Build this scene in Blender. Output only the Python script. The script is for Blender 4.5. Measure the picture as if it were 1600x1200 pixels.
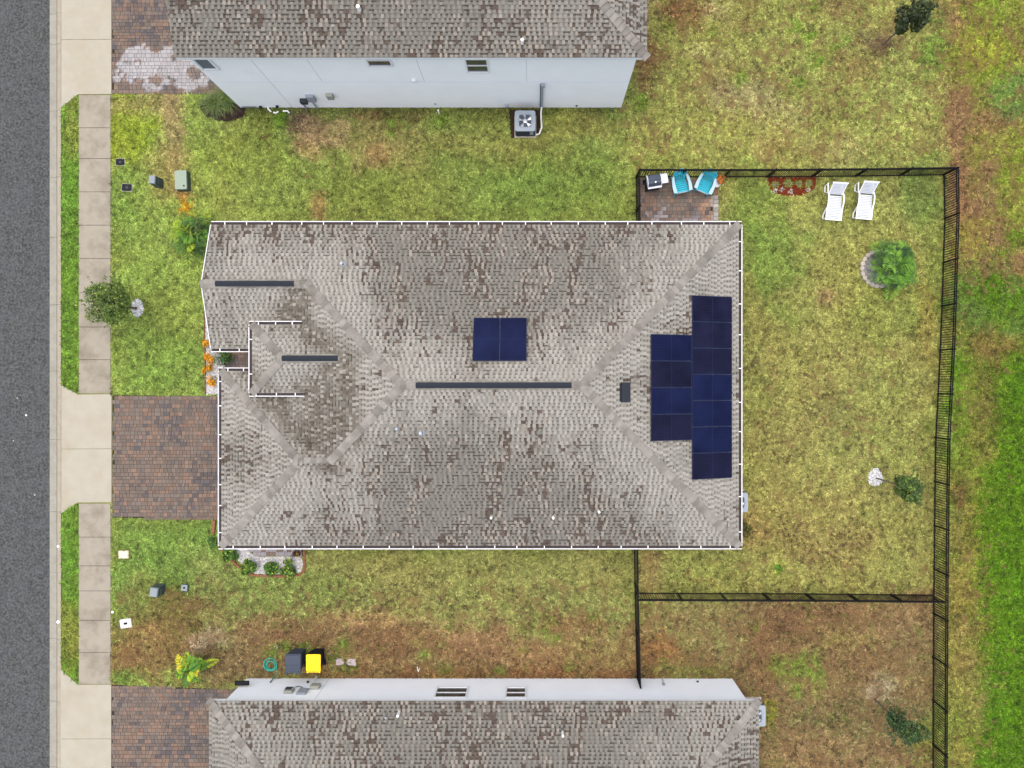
import bpy, bmesh, math, random
import numpy as np
from mathutils import Vector, Matrix

for o in list(bpy.data.objects):
    bpy.data.objects.remove(o, do_unlink=True)
SC = bpy.context.scene
COL = SC.collection
random.seed(7)
RNG = np.random.default_rng(11)
R = math.radians

# ------------------------------------------------------------------ camera, sky, sun, exposure
CAM_H = 33.0            # metres above the lawn
S0 = 34.0               # photo pixels per metre on the lawn (photo is 1600 px wide)
NX, NY = 835.0, 600.0   # photo pixel straight below the camera
cam_d = bpy.data.cameras.new('camera')
cam_d.sensor_width = 36.0
cam_d.lens = S0 * CAM_H / 1600.0 * 36.0
cam_d.shift_x = (800.0 - NX) / 1600.0
cam_d.clip_start = 0.5
cam_d.clip_end = 2000.0
cam = bpy.data.objects.new('camera', cam_d)
COL.objects.link(cam)
cam.location = (0, 0, CAM_H)
SC.camera = cam

SUN_EL, SUN_AZ = R(82), R(-45)      # azimuth measured from image-north (+Y) towards east
wd = bpy.data.worlds.new('World')
SC.world = wd
wd.use_nodes = True
wn = wd.node_tree
wn.nodes.clear()
sky = wn.nodes.new('ShaderNodeTexSky')
sky.sky_type = 'NISHITA'
sky.sun_disc = False
sky.sun_elevation = SUN_EL
sky.sun_rotation = SUN_AZ
sky.air_density = 1.0
sky.dust_density = 4.0
sky.ozone_density = 1.0
bg = wn.nodes.new('ShaderNodeBackground')
bg.inputs['Strength'].default_value = 0.15
wo = wn.nodes.new('ShaderNodeOutputWorld')
wn.links.new(sky.outputs[0], bg.inputs[0])
wn.links.new(bg.outputs[0], wo.inputs[0])

sd = bpy.data.lights.new('sun', 'SUN')
sd.energy = 1.5
sd.angle = R(105)
sd.color = (1.0, 0.93, 0.84)
sun = bpy.data.objects.new('sun', sd)
COL.objects.link(sun)
sdir = Vector((math.sin(SUN_AZ) * math.cos(SUN_EL), math.cos(SUN_AZ) * math.cos(SUN_EL), math.sin(SUN_EL)))
sun.rotation_euler = (-sdir).to_track_quat('-Z', 'Y').to_euler()
sun.location = sdir * 60

SC.view_settings.view_transform = 'Standard'
SC.view_settings.look = 'None'
SC.view_settings.gamma = 1.0
SC.view_settings.use_curve_mapping = False
SC.view_settings.exposure = 1.0
SC.render.engine = 'CYCLES'

# ------------------------------------------------------------------ helpers
def S(z): return S0 * CAM_H / (CAM_H - z)
def P(px, py, z=0.0): return Vector(((px - NX) / S(z), (NY - py) / S(z), z))
def X(px, z=0.0): return (px - NX) / S(z)
def Y(py, z=0.0): return (NY - py) / S(z)

def lin(c):
    c = np.asarray(c, float) / 255.0
    return np.where(c <= 0.04045, c / 12.92, ((c + 0.055) / 1.055) ** 2.4)
KE = 2.2
def A(r, g, b, k=None):
    return tuple(float(v) for v in lin((r, g, b)) / (k or KE))

def sstep(a, b, x):
    t = np.clip((x - a) / (b - a), 0, 1)
    return t * t * (3 - 2 * t)

_lat = [np.random.default_rng(100 + i).random((256, 256)) for i in range(8)]
def vnoise(x, y, k=0):
    L = _lat[k % 8]
    xi = np.floor(x).astype(int); yi = np.floor(y).astype(int)
    fx = x - xi; fy = y - yi
    fx = fx * fx * (3 - 2 * fx); fy = fy * fy * (3 - 2 * fy)
    a = L[xi & 255, yi & 255]; b = L[(xi + 1) & 255, yi & 255]
    c = L[xi & 255, (yi + 1) & 255]; d = L[(xi + 1) & 255, (yi + 1) & 255]
    return (a * (1 - fx) + b * fx) * (1 - fy) + (c * (1 - fx) + d * fx) * fy
def fbm(x, y, k=0, octv=4):
    v = 0; amp = 0.5; tot = 0
    for i in range(octv):
        v = v + amp * vnoise(x * 2 ** i + 17.3 * i, y * 2 ** i - 9.1 * i, k + i)
        tot += amp; amp *= 0.55
    return v / tot

def tag(o, label=None, cat=None, group=None, kind=None):
    if label: o['label'] = label
    if cat: o['category'] = cat
    if group: o['group'] = group
    if kind: o['kind'] = kind
    return o
def thing(name, label, cat, loc=(0, 0, 0), rotz=0.0, group=None):
    o = bpy.data.objects.new(name, None)
    o.empty_display_size = 0.2
    COL.objects.link(o)
    o.location = loc
    o.rotation_euler = (0, 0, rotz)
    return tag(o, label, cat, group)
def struct(name, label=None, loc=(0, 0, 0)):
    o = bpy.data.objects.new(name, None)
    COL.objects.link(o); o.location = loc
    o['kind'] = 'structure'
    if label: o['label'] = label
    return o
def link(name, mesh, parent=None, loc=(0, 0, 0), rot=(0, 0, 0), scale=(1, 1, 1)):
    o = bpy.data.objects.new(name, mesh)
    COL.objects.link(o)
    if parent is not None: o.parent = parent
    o.location = loc; o.rotation_euler = rot; o.scale = scale
    return o
def copy_tree(o, parent=None):
    c = o.copy(); COL.objects.link(c)
    if parent is not None: c.parent = parent
    for ch in list(o.children): copy_tree(ch, c)
    return c

class MB:
    """collects shapes and links them as one mesh object"""
    def __init__(s): s.v = []; s.f = []; s.c = []; s.cc = None
    def add(s, vs, fs):
        n = len(s.v)
        s.v += [tuple(v) for v in vs]
        s.f += [tuple(i + n for i in f) for f in fs]
        s.c += [s.cc] * len(vs)
        return s
    def box(s, c, d, rz=0.0, m=None):
        x, y, z = d[0] / 2, d[1] / 2, d[2] / 2
        vs = [Vector((a * x, b * y, e * z)) for e in (-1, 1) for a, b in ((-1, -1), (1, -1), (1, 1), (-1, 1))]
        if m is not None: vs = [m @ v for v in vs]
        if rz:
            q = Matrix.Rotation(rz, 3, 'Z'); vs = [q @ v for v in vs]
        vs = [v + Vector(c) for v in vs]
        return s.add(vs, [(3, 2, 1, 0), (4, 5, 6, 7), (0, 1, 5, 4), (1, 2, 6, 5), (2, 3, 7, 6), (3, 0, 4, 7)])
    def frustum(s, c, d0, d1, z0, z1, off=(0, 0)):
        vs = []
        for (d, z, o) in ((d0, z0, (0, 0)), (d1, z1, off)):
            for a, b in ((-1, -1), (1, -1), (1, 1), (-1, 1)):
                vs.append((c[0] + o[0] + a * d[0] / 2, c[1] + o[1] + b * d[1] / 2, z))
        return s.add(vs, [(3, 2, 1, 0), (4, 5, 6, 7), (0, 1, 5, 4), (1, 2, 6, 5), (2, 3, 7, 6), (3, 0, 4, 7)])
    def prism(s, poly, z0, z1, closed_bottom=True):
        n = len(poly)
        if sum(poly[i][0] * poly[(i + 1) % n][1] - poly[(i + 1) % n][0] * poly[i][1] for i in range(n)) < 0:
            poly = poly[::-1]
        vs = [(p[0], p[1], z0) for p in poly] + [(p[0], p[1], z1) for p in poly]
        fs = [tuple(range(n, 2 * n))] + [(i, (i + 1) % n, (i + 1) % n + n, i + n) for i in range(n)]
        if closed_bottom: fs.append(tuple(range(n - 1, -1, -1)))
        return s.add(vs, fs)
    def tube(s, pts, r, n=8, caps=True, loop=False):
        pts = [Vector(p) for p in pts]; m = len(pts)
        rr = r if isinstance(r, (list, tuple)) else [r] * m
        vs = []; prev = None
        for i, p in enumerate(pts):
            a = pts[i - 1] if (i > 0 or loop) else p
            b = pts[(i + 1) % m] if (i < m - 1 or loop) else p
            t = (b - a).normalized() if (b - a).length > 1e-9 else Vector((0, 0, 1))
            if prev is None:
                u = t.cross(Vector((0, 0, 1)))
                if u.length < 0.05: u = t.cross(Vector((1, 0, 0)))
            else:
                u = prev - t * prev.dot(t)
            u.normalize(); prev = u
            w = t.cross(u)
            for k in range(n):
                an = 2 * math.pi * k / n
                vs.append(p + (u * math.cos(an) + w * math.sin(an)) * rr[i])
        fs = []
        for i in range(m if loop else m - 1):
            j = (i + 1) % m
            for k in range(n):
                l = (k + 1) % n
                fs.append((i * n + k, i * n + l, j * n + l, j * n + k))
        if caps and not loop:
            fs.append(tuple(range(n - 1, -1, -1)))
            fs.append(tuple((m - 1) * n + k for k in range(n)))
        return s.add(vs, fs)
    def lathe(s, prof, c=(0, 0, 0), n=20, cap=True):
        vs = []; m = len(prof)
        for r, z in prof:
            for k in range(n):
                an = 2 * math.pi * k / n
                vs.append((c[0] + r * math.cos(an), c[1] + r * math.sin(an), c[2] + z))
        fs = [(i * n + k, i * n + (k + 1) % n, (i + 1) * n + (k + 1) % n, (i + 1) * n + k) for i in range(m - 1) for k in range(n)]
        if cap:
            fs.append(tuple(range(n - 1, -1, -1))); fs.append(tuple((m - 1) * n + k for k in range(n)))
        return s.add(vs, fs)
    def mesh(s, name, mat, smooth=False, origin=None):
        me = bpy.data.meshes.new(name)
        vs = s.v
        if origin is not None:
            vs = [(v[0] - origin[0], v[1] - origin[1], v[2] - origin[2]) for v in vs]
        me.from_pydata(vs, [], s.f)
        if any(c is not None for c in s.c):
            at = me.color_attributes.new('Col', 'FLOAT_COLOR', 'POINT')
            arr = np.ones((len(vs), 4), np.float32)
            for i, c in enumerate(s.c):
                if c is not None: arr[i, :3] = c
            at.data.foreach_set('color', arr.ravel())
        me.materials.append(mat)
        if smooth:
            me.polygons.foreach_set('use_smooth', [True] * len(me.polygons))
            try: me.set_sharp_from_angle(angle=R(40))
            except Exception: pass
        me.update()
        return me
    def build(s, name, mat, parent=None, smooth=False, world=False):
        org = None
        if world and parent is not None:
            org = parent.location.copy(); p = parent.parent
            while p is not None: org = org + p.location; p = p.parent
        return link(name, s.mesh(name, mat, smooth, org), parent)

def fast_mesh(name, verts, k, mat, colors=None, origin=None):
    """verts (N*k,3): every run of k verts is one face"""
    verts = np.asarray(verts, np.float32).reshape(-1, 3)
    if origin is not None: verts = verts - np.asarray(origin, np.float32)
    n = len(verts); m = n // k
    me = bpy.data.meshes.new(name)
    me.vertices.add(n); me.vertices.foreach_set('co', verts.ravel())
    me.loops.add(n); me.loops.foreach_set('vertex_index', np.arange(n, dtype=np.int32))
    me.polygons.add(m)
    me.polygons.foreach_set('loop_start', np.arange(0, n, k, dtype=np.int32))
    me.polygons.foreach_set('loop_total', np.full(m, k, np.int32))
    if colors is not None:
        at = me.color_attributes.new('Col', 'FLOAT_COLOR', 'POINT')
        arr = np.ones((n, 4), np.float32); arr[:, :3] = np.asarray(colors, np.float32).reshape(-1, 3)
        at.data.foreach_set('color', arr.ravel())
    me.materials.append(mat)
    me.update(calc_edges=True)
    return me

# ------------------------------------------------------------------ materials
def mat(name, col=None, rough=0.7, var=0.12, scale=6.0, bump=0.0, bscale=40.0, metal=0.0, spec=0.2,
        vc=False, dirt=None, dirt_scale=0.6, dirt_amt=0.5, coat=0.0, trans=0.0):
    m = bpy.data.materials.new(name); m.use_nodes = True
    nt = m.node_tree; N = nt.nodes; L = nt.links
    b = N['Principled BSDF']
    b.inputs['Roughness'].default_value = rough
    b.inputs['Metallic'].default_value = metal
    b.inputs['Specular IOR Level'].default_value = spec
    if coat: b.inputs['Coat Weight'].default_value = coat
    geo = N.new('ShaderNodeNewGeometry')
    nz = N.new('ShaderNodeTexNoise'); nz.inputs['Scale'].default_value = scale; nz.inputs['Detail'].default_value = 5
    L.new(geo.outputs['Position'], nz.inputs['Vector'])
    mr = N.new('ShaderNodeMapRange')
    mr.inputs['From Min'].default_value = 0.25; mr.inputs['From Max'].default_value = 0.75
    mr.inputs['To Min'].default_value = 1 - var; mr.inputs['To Max'].default_value = 1 + var
    L.new(nz.outputs['Fac'], mr.inputs['Value'])
    mx = N.new('ShaderNodeMix'); mx.data_type = 'RGBA'; mx.blend_type = 'MULTIPLY'; mx.inputs[0].default_value = 1.0
    if vc:
        at = N.new('ShaderNodeAttribute'); at.attribute_name = 'Col'
        src = at.outputs['Color']; L.new(src, mx.inputs[6])
    else:
        mx.inputs[6].default_value = (*col, 1)
    L.new(mr.outputs['Result'], mx.inputs[7])
    out = mx.outputs[2]
    if dirt is not None:
        n2 = N.new('ShaderNodeTexNoise'); n2.inputs['Scale'].default_value = dirt_scale; n2.inputs['Detail'].default_value = 6
        n2.inputs['Roughness'].default_value = 0.65
        L.new(geo.outputs['Position'], n2.inputs['Vector'])
        r2 = N.new('ShaderNodeMapRange'); r2.inputs['From Min'].default_value = 0.45; r2.inputs['From Max'].default_value = 0.72
        r2.inputs['To Min'].default_value = 0; r2.inputs['To Max'].default_value = dirt_amt
        L.new(n2.outputs['Fac'], r2.inputs['Value'])
        m2 = N.new('ShaderNodeMix'); m2.data_type = 'RGBA'
        L.new(r2.outputs['Result'], m2.inputs[0]); L.new(out, m2.inputs[6]); m2.inputs[7].default_value = (*dirt, 1)
        out = m2.outputs[2]
    L.new(out, b.inputs['Base Color'])
    if bump:
        n3 = N.new('ShaderNodeTexNoise'); n3.inputs['Scale'].default_value = bscale; n3.inputs['Detail'].default_value = 3
        L.new(geo.outputs['Position'], n3.inputs['Vector'])
        bp = N.new('ShaderNodeBump'); bp.inputs['Strength'].default_value = bump; bp.inputs['Distance'].default_value = 0.02
        L.new(n3.outputs['Fac'], bp.inputs['Height']); L.new(bp.outputs['Normal'], b.inputs['Normal'])
    if trans:
        tr = N.new('ShaderNodeBsdfTranslucent'); L.new(out, tr.inputs['Color'])
        ms = N.new('ShaderNodeMixShader'); ms.inputs[0].default_value = trans
        L.new(b.outputs[0], ms.inputs[1]); L.new(tr.outputs[0], ms.inputs[2])
        L.new(ms.outputs[0], N['Material Output'].inputs['Surface'])
    return m

M = {}
M['ground'] = mat('soil_and_thatch', vc=True, rough=0.95, var=0.25, scale=9, bump=0.5, bscale=30, spec=0.1)
M['grass'] = mat('grass_blades', vc=True, rough=0.75, var=0.1, scale=3, spec=0.15, trans=0.15)
M['leaf'] = mat('leaves', vc=True, rough=0.55, var=0.12, scale=8, spec=0.35, trans=0.18)
M['bark'] = mat('bark', (0.13, 0.10, 0.075), rough=0.9, var=0.3, scale=20, bump=0.5)
M['asphalt'] = mat('asphalt', A(98, 101, 98), rough=0.95, var=0.75, scale=11, bump=0.6, bscale=60, dirt=A(110, 113, 116), dirt_scale=1.2, dirt_amt=0.5)
M['pan'] = mat('gutter_concrete', A(188, 184, 168), rough=0.85, var=0.10, scale=5, bump=0.15, dirt=A(168, 158, 142), dirt_scale=2.0, dirt_amt=0.6)
M['curb'] = mat('curb_concrete', A(198, 189, 166), rough=0.85, var=0.10, scale=5, bump=0.15, dirt=A(180, 166, 142), dirt_scale=2.2, dirt_amt=0.6)
M['walk'] = mat('sidewalk_concrete', A(192, 183, 163), rough=0.88, var=0.07, scale=3, bump=0.2, bscale=60, dirt=A(140, 129, 110), dirt_scale=0.9, dirt_amt=0.8)
M['apron'] = mat('apron_concrete', A(211, 204, 183), rough=0.88, var=0.05, scale=2, bump=0.12, bscale=60, dirt=A(196, 184, 152), dirt_scale=0.8, dirt_amt=0.6)
M['joint'] = mat('joint_dirt', A(70, 62, 52), rough=0.95, var=0.3, scale=10)
M['paver'] = mat('pavers', vc=True, rough=0.85, var=0.14, scale=18, bump=0.25, bscale=50)
M['paver_bed'] = mat('paver_joint_sand', A(72, 62, 56), rough=0.95, var=0.3, scale=15)
M['shingle'] = mat('asphalt_shingles', vc=True, rough=0.92, var=0.16, scale=28, bump=0.3, bscale=80, spec=0.2)
def object_tint(m, lo, hi):
    nt = m.node_tree; N = nt.nodes; L = nt.links; b = N['Principled BSDF']
    src = b.inputs['Base Color'].links[0].from_socket
    oi = N.new('ShaderNodeObjectInfo'); mr = N.new('ShaderNodeMapRange'); mr.inputs['To Min'].default_value = lo; mr.inputs['To Max'].default_value = hi
    L.new(oi.outputs['Random'], mr.inputs['Value'])
    mx = N.new('ShaderNodeMix'); mx.data_type = 'RGBA'; mx.blend_type = 'MULTIPLY'; mx.inputs[0].default_value = 1
    L.new(src, mx.inputs[6]); L.new(mr.outputs['Result'], mx.inputs[7]); L.new(mx.outputs[2], b.inputs['Base Color'])
M['deck'] = mat('roof_underlay', A(85, 78, 70), rough=0.95)
M['cap'] = mat('cap_shingles', A(176, 171, 160), rough=0.92, var=0.14, scale=3.5, bump=0.25, bscale=80, spec=0.2, dirt=A(120, 108, 98), dirt_scale=1.6, dirt_amt=0.55)
object_tint(M['cap'], 0.74, 1.12)
M['stucco_grey'] = mat('painted_stucco_grey', (0.86, 0.845, 0.83), rough=0.9, var=0.025, scale=1.2, bump=0.15, bscale=50, dirt=(0.80, 0.79, 0.78), dirt_scale=0.5, dirt_amt=0.35)
M['stucco_white'] = mat('painted_stucco_white', (0.87, 0.87, 0.86), rough=0.9, var=0.025, scale=1.2, bump=0.15, bscale=50, dirt=(0.76, 0.76, 0.76), dirt_scale=0.5, dirt_amt=0.3)
M['stucco_line'] = mat('stucco_joint', (0.36, 0.39, 0.44), rough=0.9)
M['white'] = mat('white_paint', (0.70, 0.70, 0.69), rough=0.5, var=0.04, scale=4)
M['plastic'] = mat('white_plastic', (0.50, 0.52, 0.56), rough=0.45, var=0.03, scale=4)
M['debris'] = mat('gutter_debris', A(84, 74, 74), rough=0.95, var=0.3, scale=14, dirt=A(62, 54, 52), dirt_scale=3)
M['glass'] = mat('window_glass', (0.03, 0.035, 0.04), rough=0.08, var=0.2, scale=2, spec=0.8)
M['blind'] = mat('window_screen', A(140, 150, 160), rough=0.6)
M['vent'] = mat('ridge_vent_metal', A(52, 59, 67), rough=0.7, var=0.1, scale=5, metal=0.0, spec=0.2)
M['galv'] = mat('galvanised_pipe', A(190, 200, 208), rough=0.4, var=0.1, scale=20, metal=0.3)
M['panel'] = mat('solar_glass', (0.006, 0.0085, 0.030), rough=0.25, var=0.4, scale=1.0, spec=0.03)
M['panel_b'] = mat('solar_glass_dark', (0.0075, 0.008, 0.021), rough=0.3, var=0.4, scale=1.2, spec=0.03)
M['panel_frame'] = mat('solar_frame', (0.012, 0.018, 0.045), rough=0.5, spec=0.1)
M['panel_line'] = mat('solar_busbar', (0.009, 0.016, 0.05), rough=0.5, spec=0.1)
M['black'] = mat('black_powder_coat', (0.008, 0.008, 0.009), rough=0.6, var=0.2, scale=10, spec=0.08)
M['black_plastic'] = mat('black_plastic', (0.014, 0.015, 0.019), rough=0.7, var=0.2, scale=10, spec=0.08)
M['ac_grey'] = mat('condenser_top', A(196, 208, 218), rough=0.45, var=0.04, scale=5)
M['ac_dark'] = mat('condenser_louvre', A(70, 76, 84), rough=0.5, var=0.15, scale=12)
M['ac_inside'] = mat('condenser_inside', (0.03, 0.04, 0.055), rough=0.6, var=0.2)
M['alu'] = mat('fan_aluminium', (0.55, 0.57, 0.60), rough=0.3, metal=0.6, var=0.06)
M['frame_white'] = mat('white_frame_plastic', (0.72, 0.72, 0.73), rough=0.45, var=0.03)
M['pvc'] = mat('pvc_pipe', (0.78, 0.77, 0.72), rough=0.45, var=0.05)
M['turq'] = mat('turquoise_plastic', (0.028, 0.36, 0.47), rough=0.4, var=0.08, scale=6)
M['turq_sheen'] = mat('turquoise_sky_sheen', (0.27, 0.40, 0.45), rough=0.4, var=0.05, scale=6)  # chair boards paled by sky reflection that is put into the colour
M['grill_lid'] = mat('grill_lid', A(88, 98, 112), rough=0.3, metal=0.3, var=0.08)
M['grill_dark'] = mat('grill_front', A(48, 56, 68), rough=0.3, metal=0.2, var=0.08)
M['bin_grey'] = mat('grey_bin_plastic', A(84, 94, 112), rough=0.55, var=0.08, scale=8)
M['bin_yellow'] = mat('yellow_bin_plastic', (0.86, 0.62, 0.01), rough=0.45, var=0.05, scale=8)
M['hose'] = mat('teal_hose', A(50, 160, 140, 1.3), rough=0.45, var=0.25, scale=8)
M['green_box'] = mat('pale_green_enamel', A(178, 196, 172), rough=0.5, var=0.06, scale=6)
M['green_shade'] = mat('green_enamel_shade_side', A(96, 112, 106), rough=0.55, var=0.1, scale=6)  # sides of the utility boxes: their shade is put into the enamel colour
M['green_mid'] = mat('grey_green_enamel', A(168, 180, 182), rough=0.5, var=0.08, scale=6)
M['lid_pink'] = mat('pale_pink_lid', (0.56, 0.42, 0.34), rough=0.7, var=0.06)
M['lid_white'] = mat('pale_concrete_lid', (0.58, 0.54, 0.55), rough=0.8, var=0.06)
M['stone_pale'] = mat('pale_stone', vc=True, rough=0.85, var=0.1, scale=25)
M['mulch'] = mat('mulch_chips', vc=True, rough=0.95, var=0.25, scale=25)
M['brick'] = mat('edging_brick', A(170, 116, 86), rough=0.9, var=0.2, scale=9)
M['edging'] = mat('concrete_edging', A(206, 198, 180, 1.7), rough=0.9, var=0.2, scale=9, dirt=A(140, 132, 116), dirt_scale=4)
M['step'] = mat('stepping_slab', A(222, 206, 208), rough=0.85, var=0.12, scale=9)
M['meter_grey'] = mat('meter_enamel', A(196, 202, 210), rough=0.5, var=0.05)
M['meter_cream'] = mat('cream_enamel', A(205, 205, 190), rough=0.5, var=0.05)
M['meter_dark'] = mat('dark_enamel', A(84, 88, 84), rough=0.5, var=0.1)
M['strip_grey'] = mat('grey_wall_strip', A(120, 120, 112), rough=0.8)

# ------------------------------------------------------------------ lawn colours (dry grass, soil, weeds, some painted shade)
HX0, HX1, HY0, HY1 = -27.0, 25.0, -20.5, 20.5
GS = 0.1
gx = np.arange(HX0, HX1 + 1e-6, GS); gy = np.arange(HY0, HY1 + 1e-6, GS)
GX, GY = np.meshgrid(gx, gy, indexing='ij')
PXg = GX * S0 + NX; PYg = NY - GY * S0
NF = [fbm(GX * f, GY * f, k, 4) for k, f in enumerate((0.35, 0.8, 1.8, 3.6))]
NF = [(n - n.mean()) / n.std() for n in NF]

def roll(n, i): return np.roll(np.roll(n, 37 * i, 0), 53 * i, 1)
GC = np.zeros(GX.shape + (3,))
GC[:] = lin((146, 156, 72))
SPK = np.zeros(GX.shape)       # density of dark dead specks
MOT = np.zeros(GX.shape)       # density of small dry brown clumps
_bi = [0]
def mixin(w, col):
    global GC
    GC = GC * (1 - w[..., None]) + lin(col) * w[..., None]
def rect(x0, y0, x1, y1, col, st=1.0, soft=14, nz=0.0, kind=1):
    _bi[0] += 1
    n = roll(NF[kind], _bi[0]) * nz
    d = np.minimum(np.minimum(PXg - x0, x1 - PXg), np.minimum(PYg - y0, y1 - PYg)) + n
    mixin(sstep(-soft, soft, d) * st, col)
def blob(cx, cy, rx, ry, col, st=1.0, edge=0.35, nz=0.22, kind=1):
    _bi[0] += 1
    n = roll(NF[kind], _bi[0]) * nz + roll(NF[3], _bi[0]) * nz * 0.7
    d = np.sqrt(((PXg - cx) / rx) ** 2 + ((PYg - cy) / ry) ** 2) + n
    mixin(sstep(1 + edge, 1 - edge, d) * st, col)
def speck(cx, cy, rx, ry, st):
    global SPK
    _bi[0] += 1
    d = np.sqrt(((PXg - cx) / rx) ** 2 + ((PYg - cy) / ry) ** 2) + roll(NF[1], _bi[0]) * 0.2
    SPK = np.maximum(SPK, sstep(1.3, 0.6, d) * st)

def mottle(x0, y0, x1, y1, st):
    global MOT
    d = np.minimum(np.minimum(PXg - x0, x1 - PXg), np.minimum(PYg - y0, y1 - PYg)) + 12 * NF[1]
    MOT = np.maximum(MOT, sstep(-20, 25, d) * st)
mottle(975, -80, 1490, 262, 0.62); mottle(1488, -80, 1700, 460, 0.8); mottle(1488, 440, 1560, 1300, 0.3)
mottle(1000, 945, 1455, 1300, 0.8); mottle(180, 915, 1000, 1064, 0.65); mottle(1010, 540, 1450, 920, 0.28); mottle(400, 180, 700, 260, 0.25)
BR = (156, 124, 82); TAN = (180, 152, 104); OLV = (150, 142, 82); YEL = (172, 168, 88); GRN = (118, 142, 58); BRD = (128, 88, 56)
LIME = (120, 160, 40)
rect(174, 150, 345, 620, (152, 172, 78), 1, 20, 8)            # front lawn
rect(174, 812, 345, 960, (128, 156, 68), 1, 25, 10)
rect(90, 100, 126, 1200, (112, 150, 48), 1, 6)                # verge
blob(112, 1000, 16, 60, (146, 146, 62), 0.8)
blob(112, 190, 14, 60, (146, 140, 66), 0.55)
rect(345, 178, 995, 350, (148, 164, 78), 1, 25, 10)           # side strip north
rect(970, -60, 1490, 266, (166, 168, 86), 1, 25, 14)          # north-east lawn
rect(1010, 270, 1470, 930, (158, 158, 82), 1, 18, 6)          # back yard
rect(300, 862, 1000, 1070, (152, 152, 84), 1, 22, 8)          # south strip
rect(1000, 942, 1458, 1290, (148, 128, 82), 1, 10, 6)         # south-east yard
rect(1484, -60, 1700, 1300, (150, 132, 60), 1, 10, 4)         # beyond the east fence
# front details
blob(200, 205, 45, 45, (152, 166, 44), 0.8)
blob(215, 165, 60, 18, TAN, 0.55)
blob(270, 200, 14, 62, TAN, 0.75, kind=2)
blob(262, 262, 30, 45, (176, 158, 92), 0.6, kind=2)
blob(285, 300, 20, 14, TAN, 0.6, kind=2)
blob(380, 240, 70, 45, (148, 164, 68), 0.6)
blob(240, 560, 70, 50, (130, 158, 66), 0.6)
blob(190, 330, 30, 60, (124, 152, 62), 0.6)
blob(445, 192, 16, 16, LIME, 1.0)
blob(465, 185, 16, 18, (122, 96, 78), 0.95)
blob(495, 205, 38, 26, (184, 152, 112), 0.85, kind=2)
blob(480, 235, 20, 18, (186, 154, 100), 0.7, kind=2)
blob(600, 225, 60, 40, TAN, 0.45, kind=2)
blob(590, 240, 18, 14, (190, 150, 100), 0.6, kind=2)
blob(497, 330, 12, 22, (168, 132, 86), 0.8, kind=2)
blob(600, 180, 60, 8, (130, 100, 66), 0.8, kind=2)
blob(610, 205, 6, 14, LIME, 0.8)
blob(686, 190, 9, 8, LIME, 0.8)
blob(860, 290, 110, 40, (122, 146, 60), 0.6)
blob(560, 300, 90, 30, (126, 150, 60), 0.5)
blob(760, 230, 100, 26, (172, 162, 88), 0.45)
blob(910, 200, 50, 22, (176, 160, 86), 0.5)
rect(375, 166, 975, 180, (104, 112, 54), 0.75, 5, 3)  # darker green along the wall foot: contact shade put into the colour
# orange-yellow marking paint trailing from the green box to the palm
for k in range(9):
    t = k / 8
    blob(284 + 11 * t, 308 + 38 * t, 5 + 3 * t, 7, (214, 166, 26) if t > 0.3 else (196, 140, 60), 0.95, 0.3, 0.1)
# north-east
for k in range(34):
    cx, cy = random.uniform(980, 1470), random.uniform(-20, 250)
    blob(cx, cy, random.uniform(14, 42), random.uniform(10, 30), random.choice([(150, 118, 78), (146, 112, 74), (186, 174, 108), (196, 178, 124), (140, 142, 66)]), random.uniform(0.2, 0.5), kind=2)
blob(1060, 20, 34, 26, (132, 96, 62), 0.9, kind=2)
blob(1008, 95, 20, 45, (140, 104, 66), 0.85, kind=2)
blob(1160, 150, 50, 30, (172, 150, 112), 0.5)
for cx, cy, r in ((1270, 15, 12), (1275, 92, 14), (1242, 45, 12), (1265, 60, 10), (1045, 40, 8), (1155, 122, 14), (1305, 75, 8), (1343, 186, 6), (1450, 242, 8), (1112, 55, 7), (1322, 64, 7), (1245, 130, 10), (1000, 160, 12)):
    blob(cx, cy, r, r * 0.9, (112, 152, 38), 0.85)
blob(1455, 85, 24, 32, (112, 150, 50), 0.7)
blob(1462, 20, 18, 28, (112, 150, 56), 0.7)
blob(1378, 72, 18, 12, (98, 74, 58), 0.9)  # mulch at the tree foot, with contact shade put into its colour
blob(1360, 62, 26, 16, (140, 118, 84), 0.6)
# beyond the fence
rect(1484, -60, 1700, 420, (150, 150, 64), 1, 8, 4)
blob(1496, 160, 18, 240, (152, 118, 80), 0.95, kind=2)
blob(1550, 350, 52, 90, (154, 120, 82), 0.95, kind=2)
blob(1555, 190, 40, 26, (150, 116, 76), 0.85, kind=2)
blob(1500, 15, 34, 22, (156, 120, 80), 0.8, kind=2)
blob(1590, 150, 40, 34, (110, 148, 66), 0.8)
blob(1530, 80, 50, 40, (140, 158, 46), 0.7)
blob(1540, 20, 40, 34, (132, 160, 44), 0.7)
blob(1540, 78, 30, 24, (166, 168, 56), 0.7, kind=2)
blob(1520, 380, 34, 38, (162, 158, 58), 0.7, kind=2)
blob(1590, 300, 28, 90, (140, 158, 42), 0.75)
rect(1486, 440, 1700, 1300, (146, 138, 62), 1, 24, 10)
blob(1545, 475, 80, 55, (100, 132, 52), 0.9)
blob(1600, 800, 100, 340, (92, 128, 18), 1.0, 0.3)
blob(1600, 1100, 84, 220, (90, 130, 18), 1.0, 0.3)
blob(1502, 640, 24, 90, (104, 146, 34), 0.8)
blob(1545, 535, 34, 34, (134, 104, 58), 0.7, kind=2)
blob(1530, 640, 26, 60, (136, 118, 62), 0.7, kind=2)
blob(1512, 720, 24, 90, (136, 144, 56), 0.55, kind=2)
blob(1505, 900, 22, 120, (156, 142, 70), 0.6, kind=2)
blob(1510, 1060, 24, 90, (160, 144, 78), 0.65, kind=2)
blob(1494, 830, 8, 50, (108, 120, 54), 0.7)
blob(1497, 775, 8, 14, (120, 86, 58), 0.8)
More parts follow.
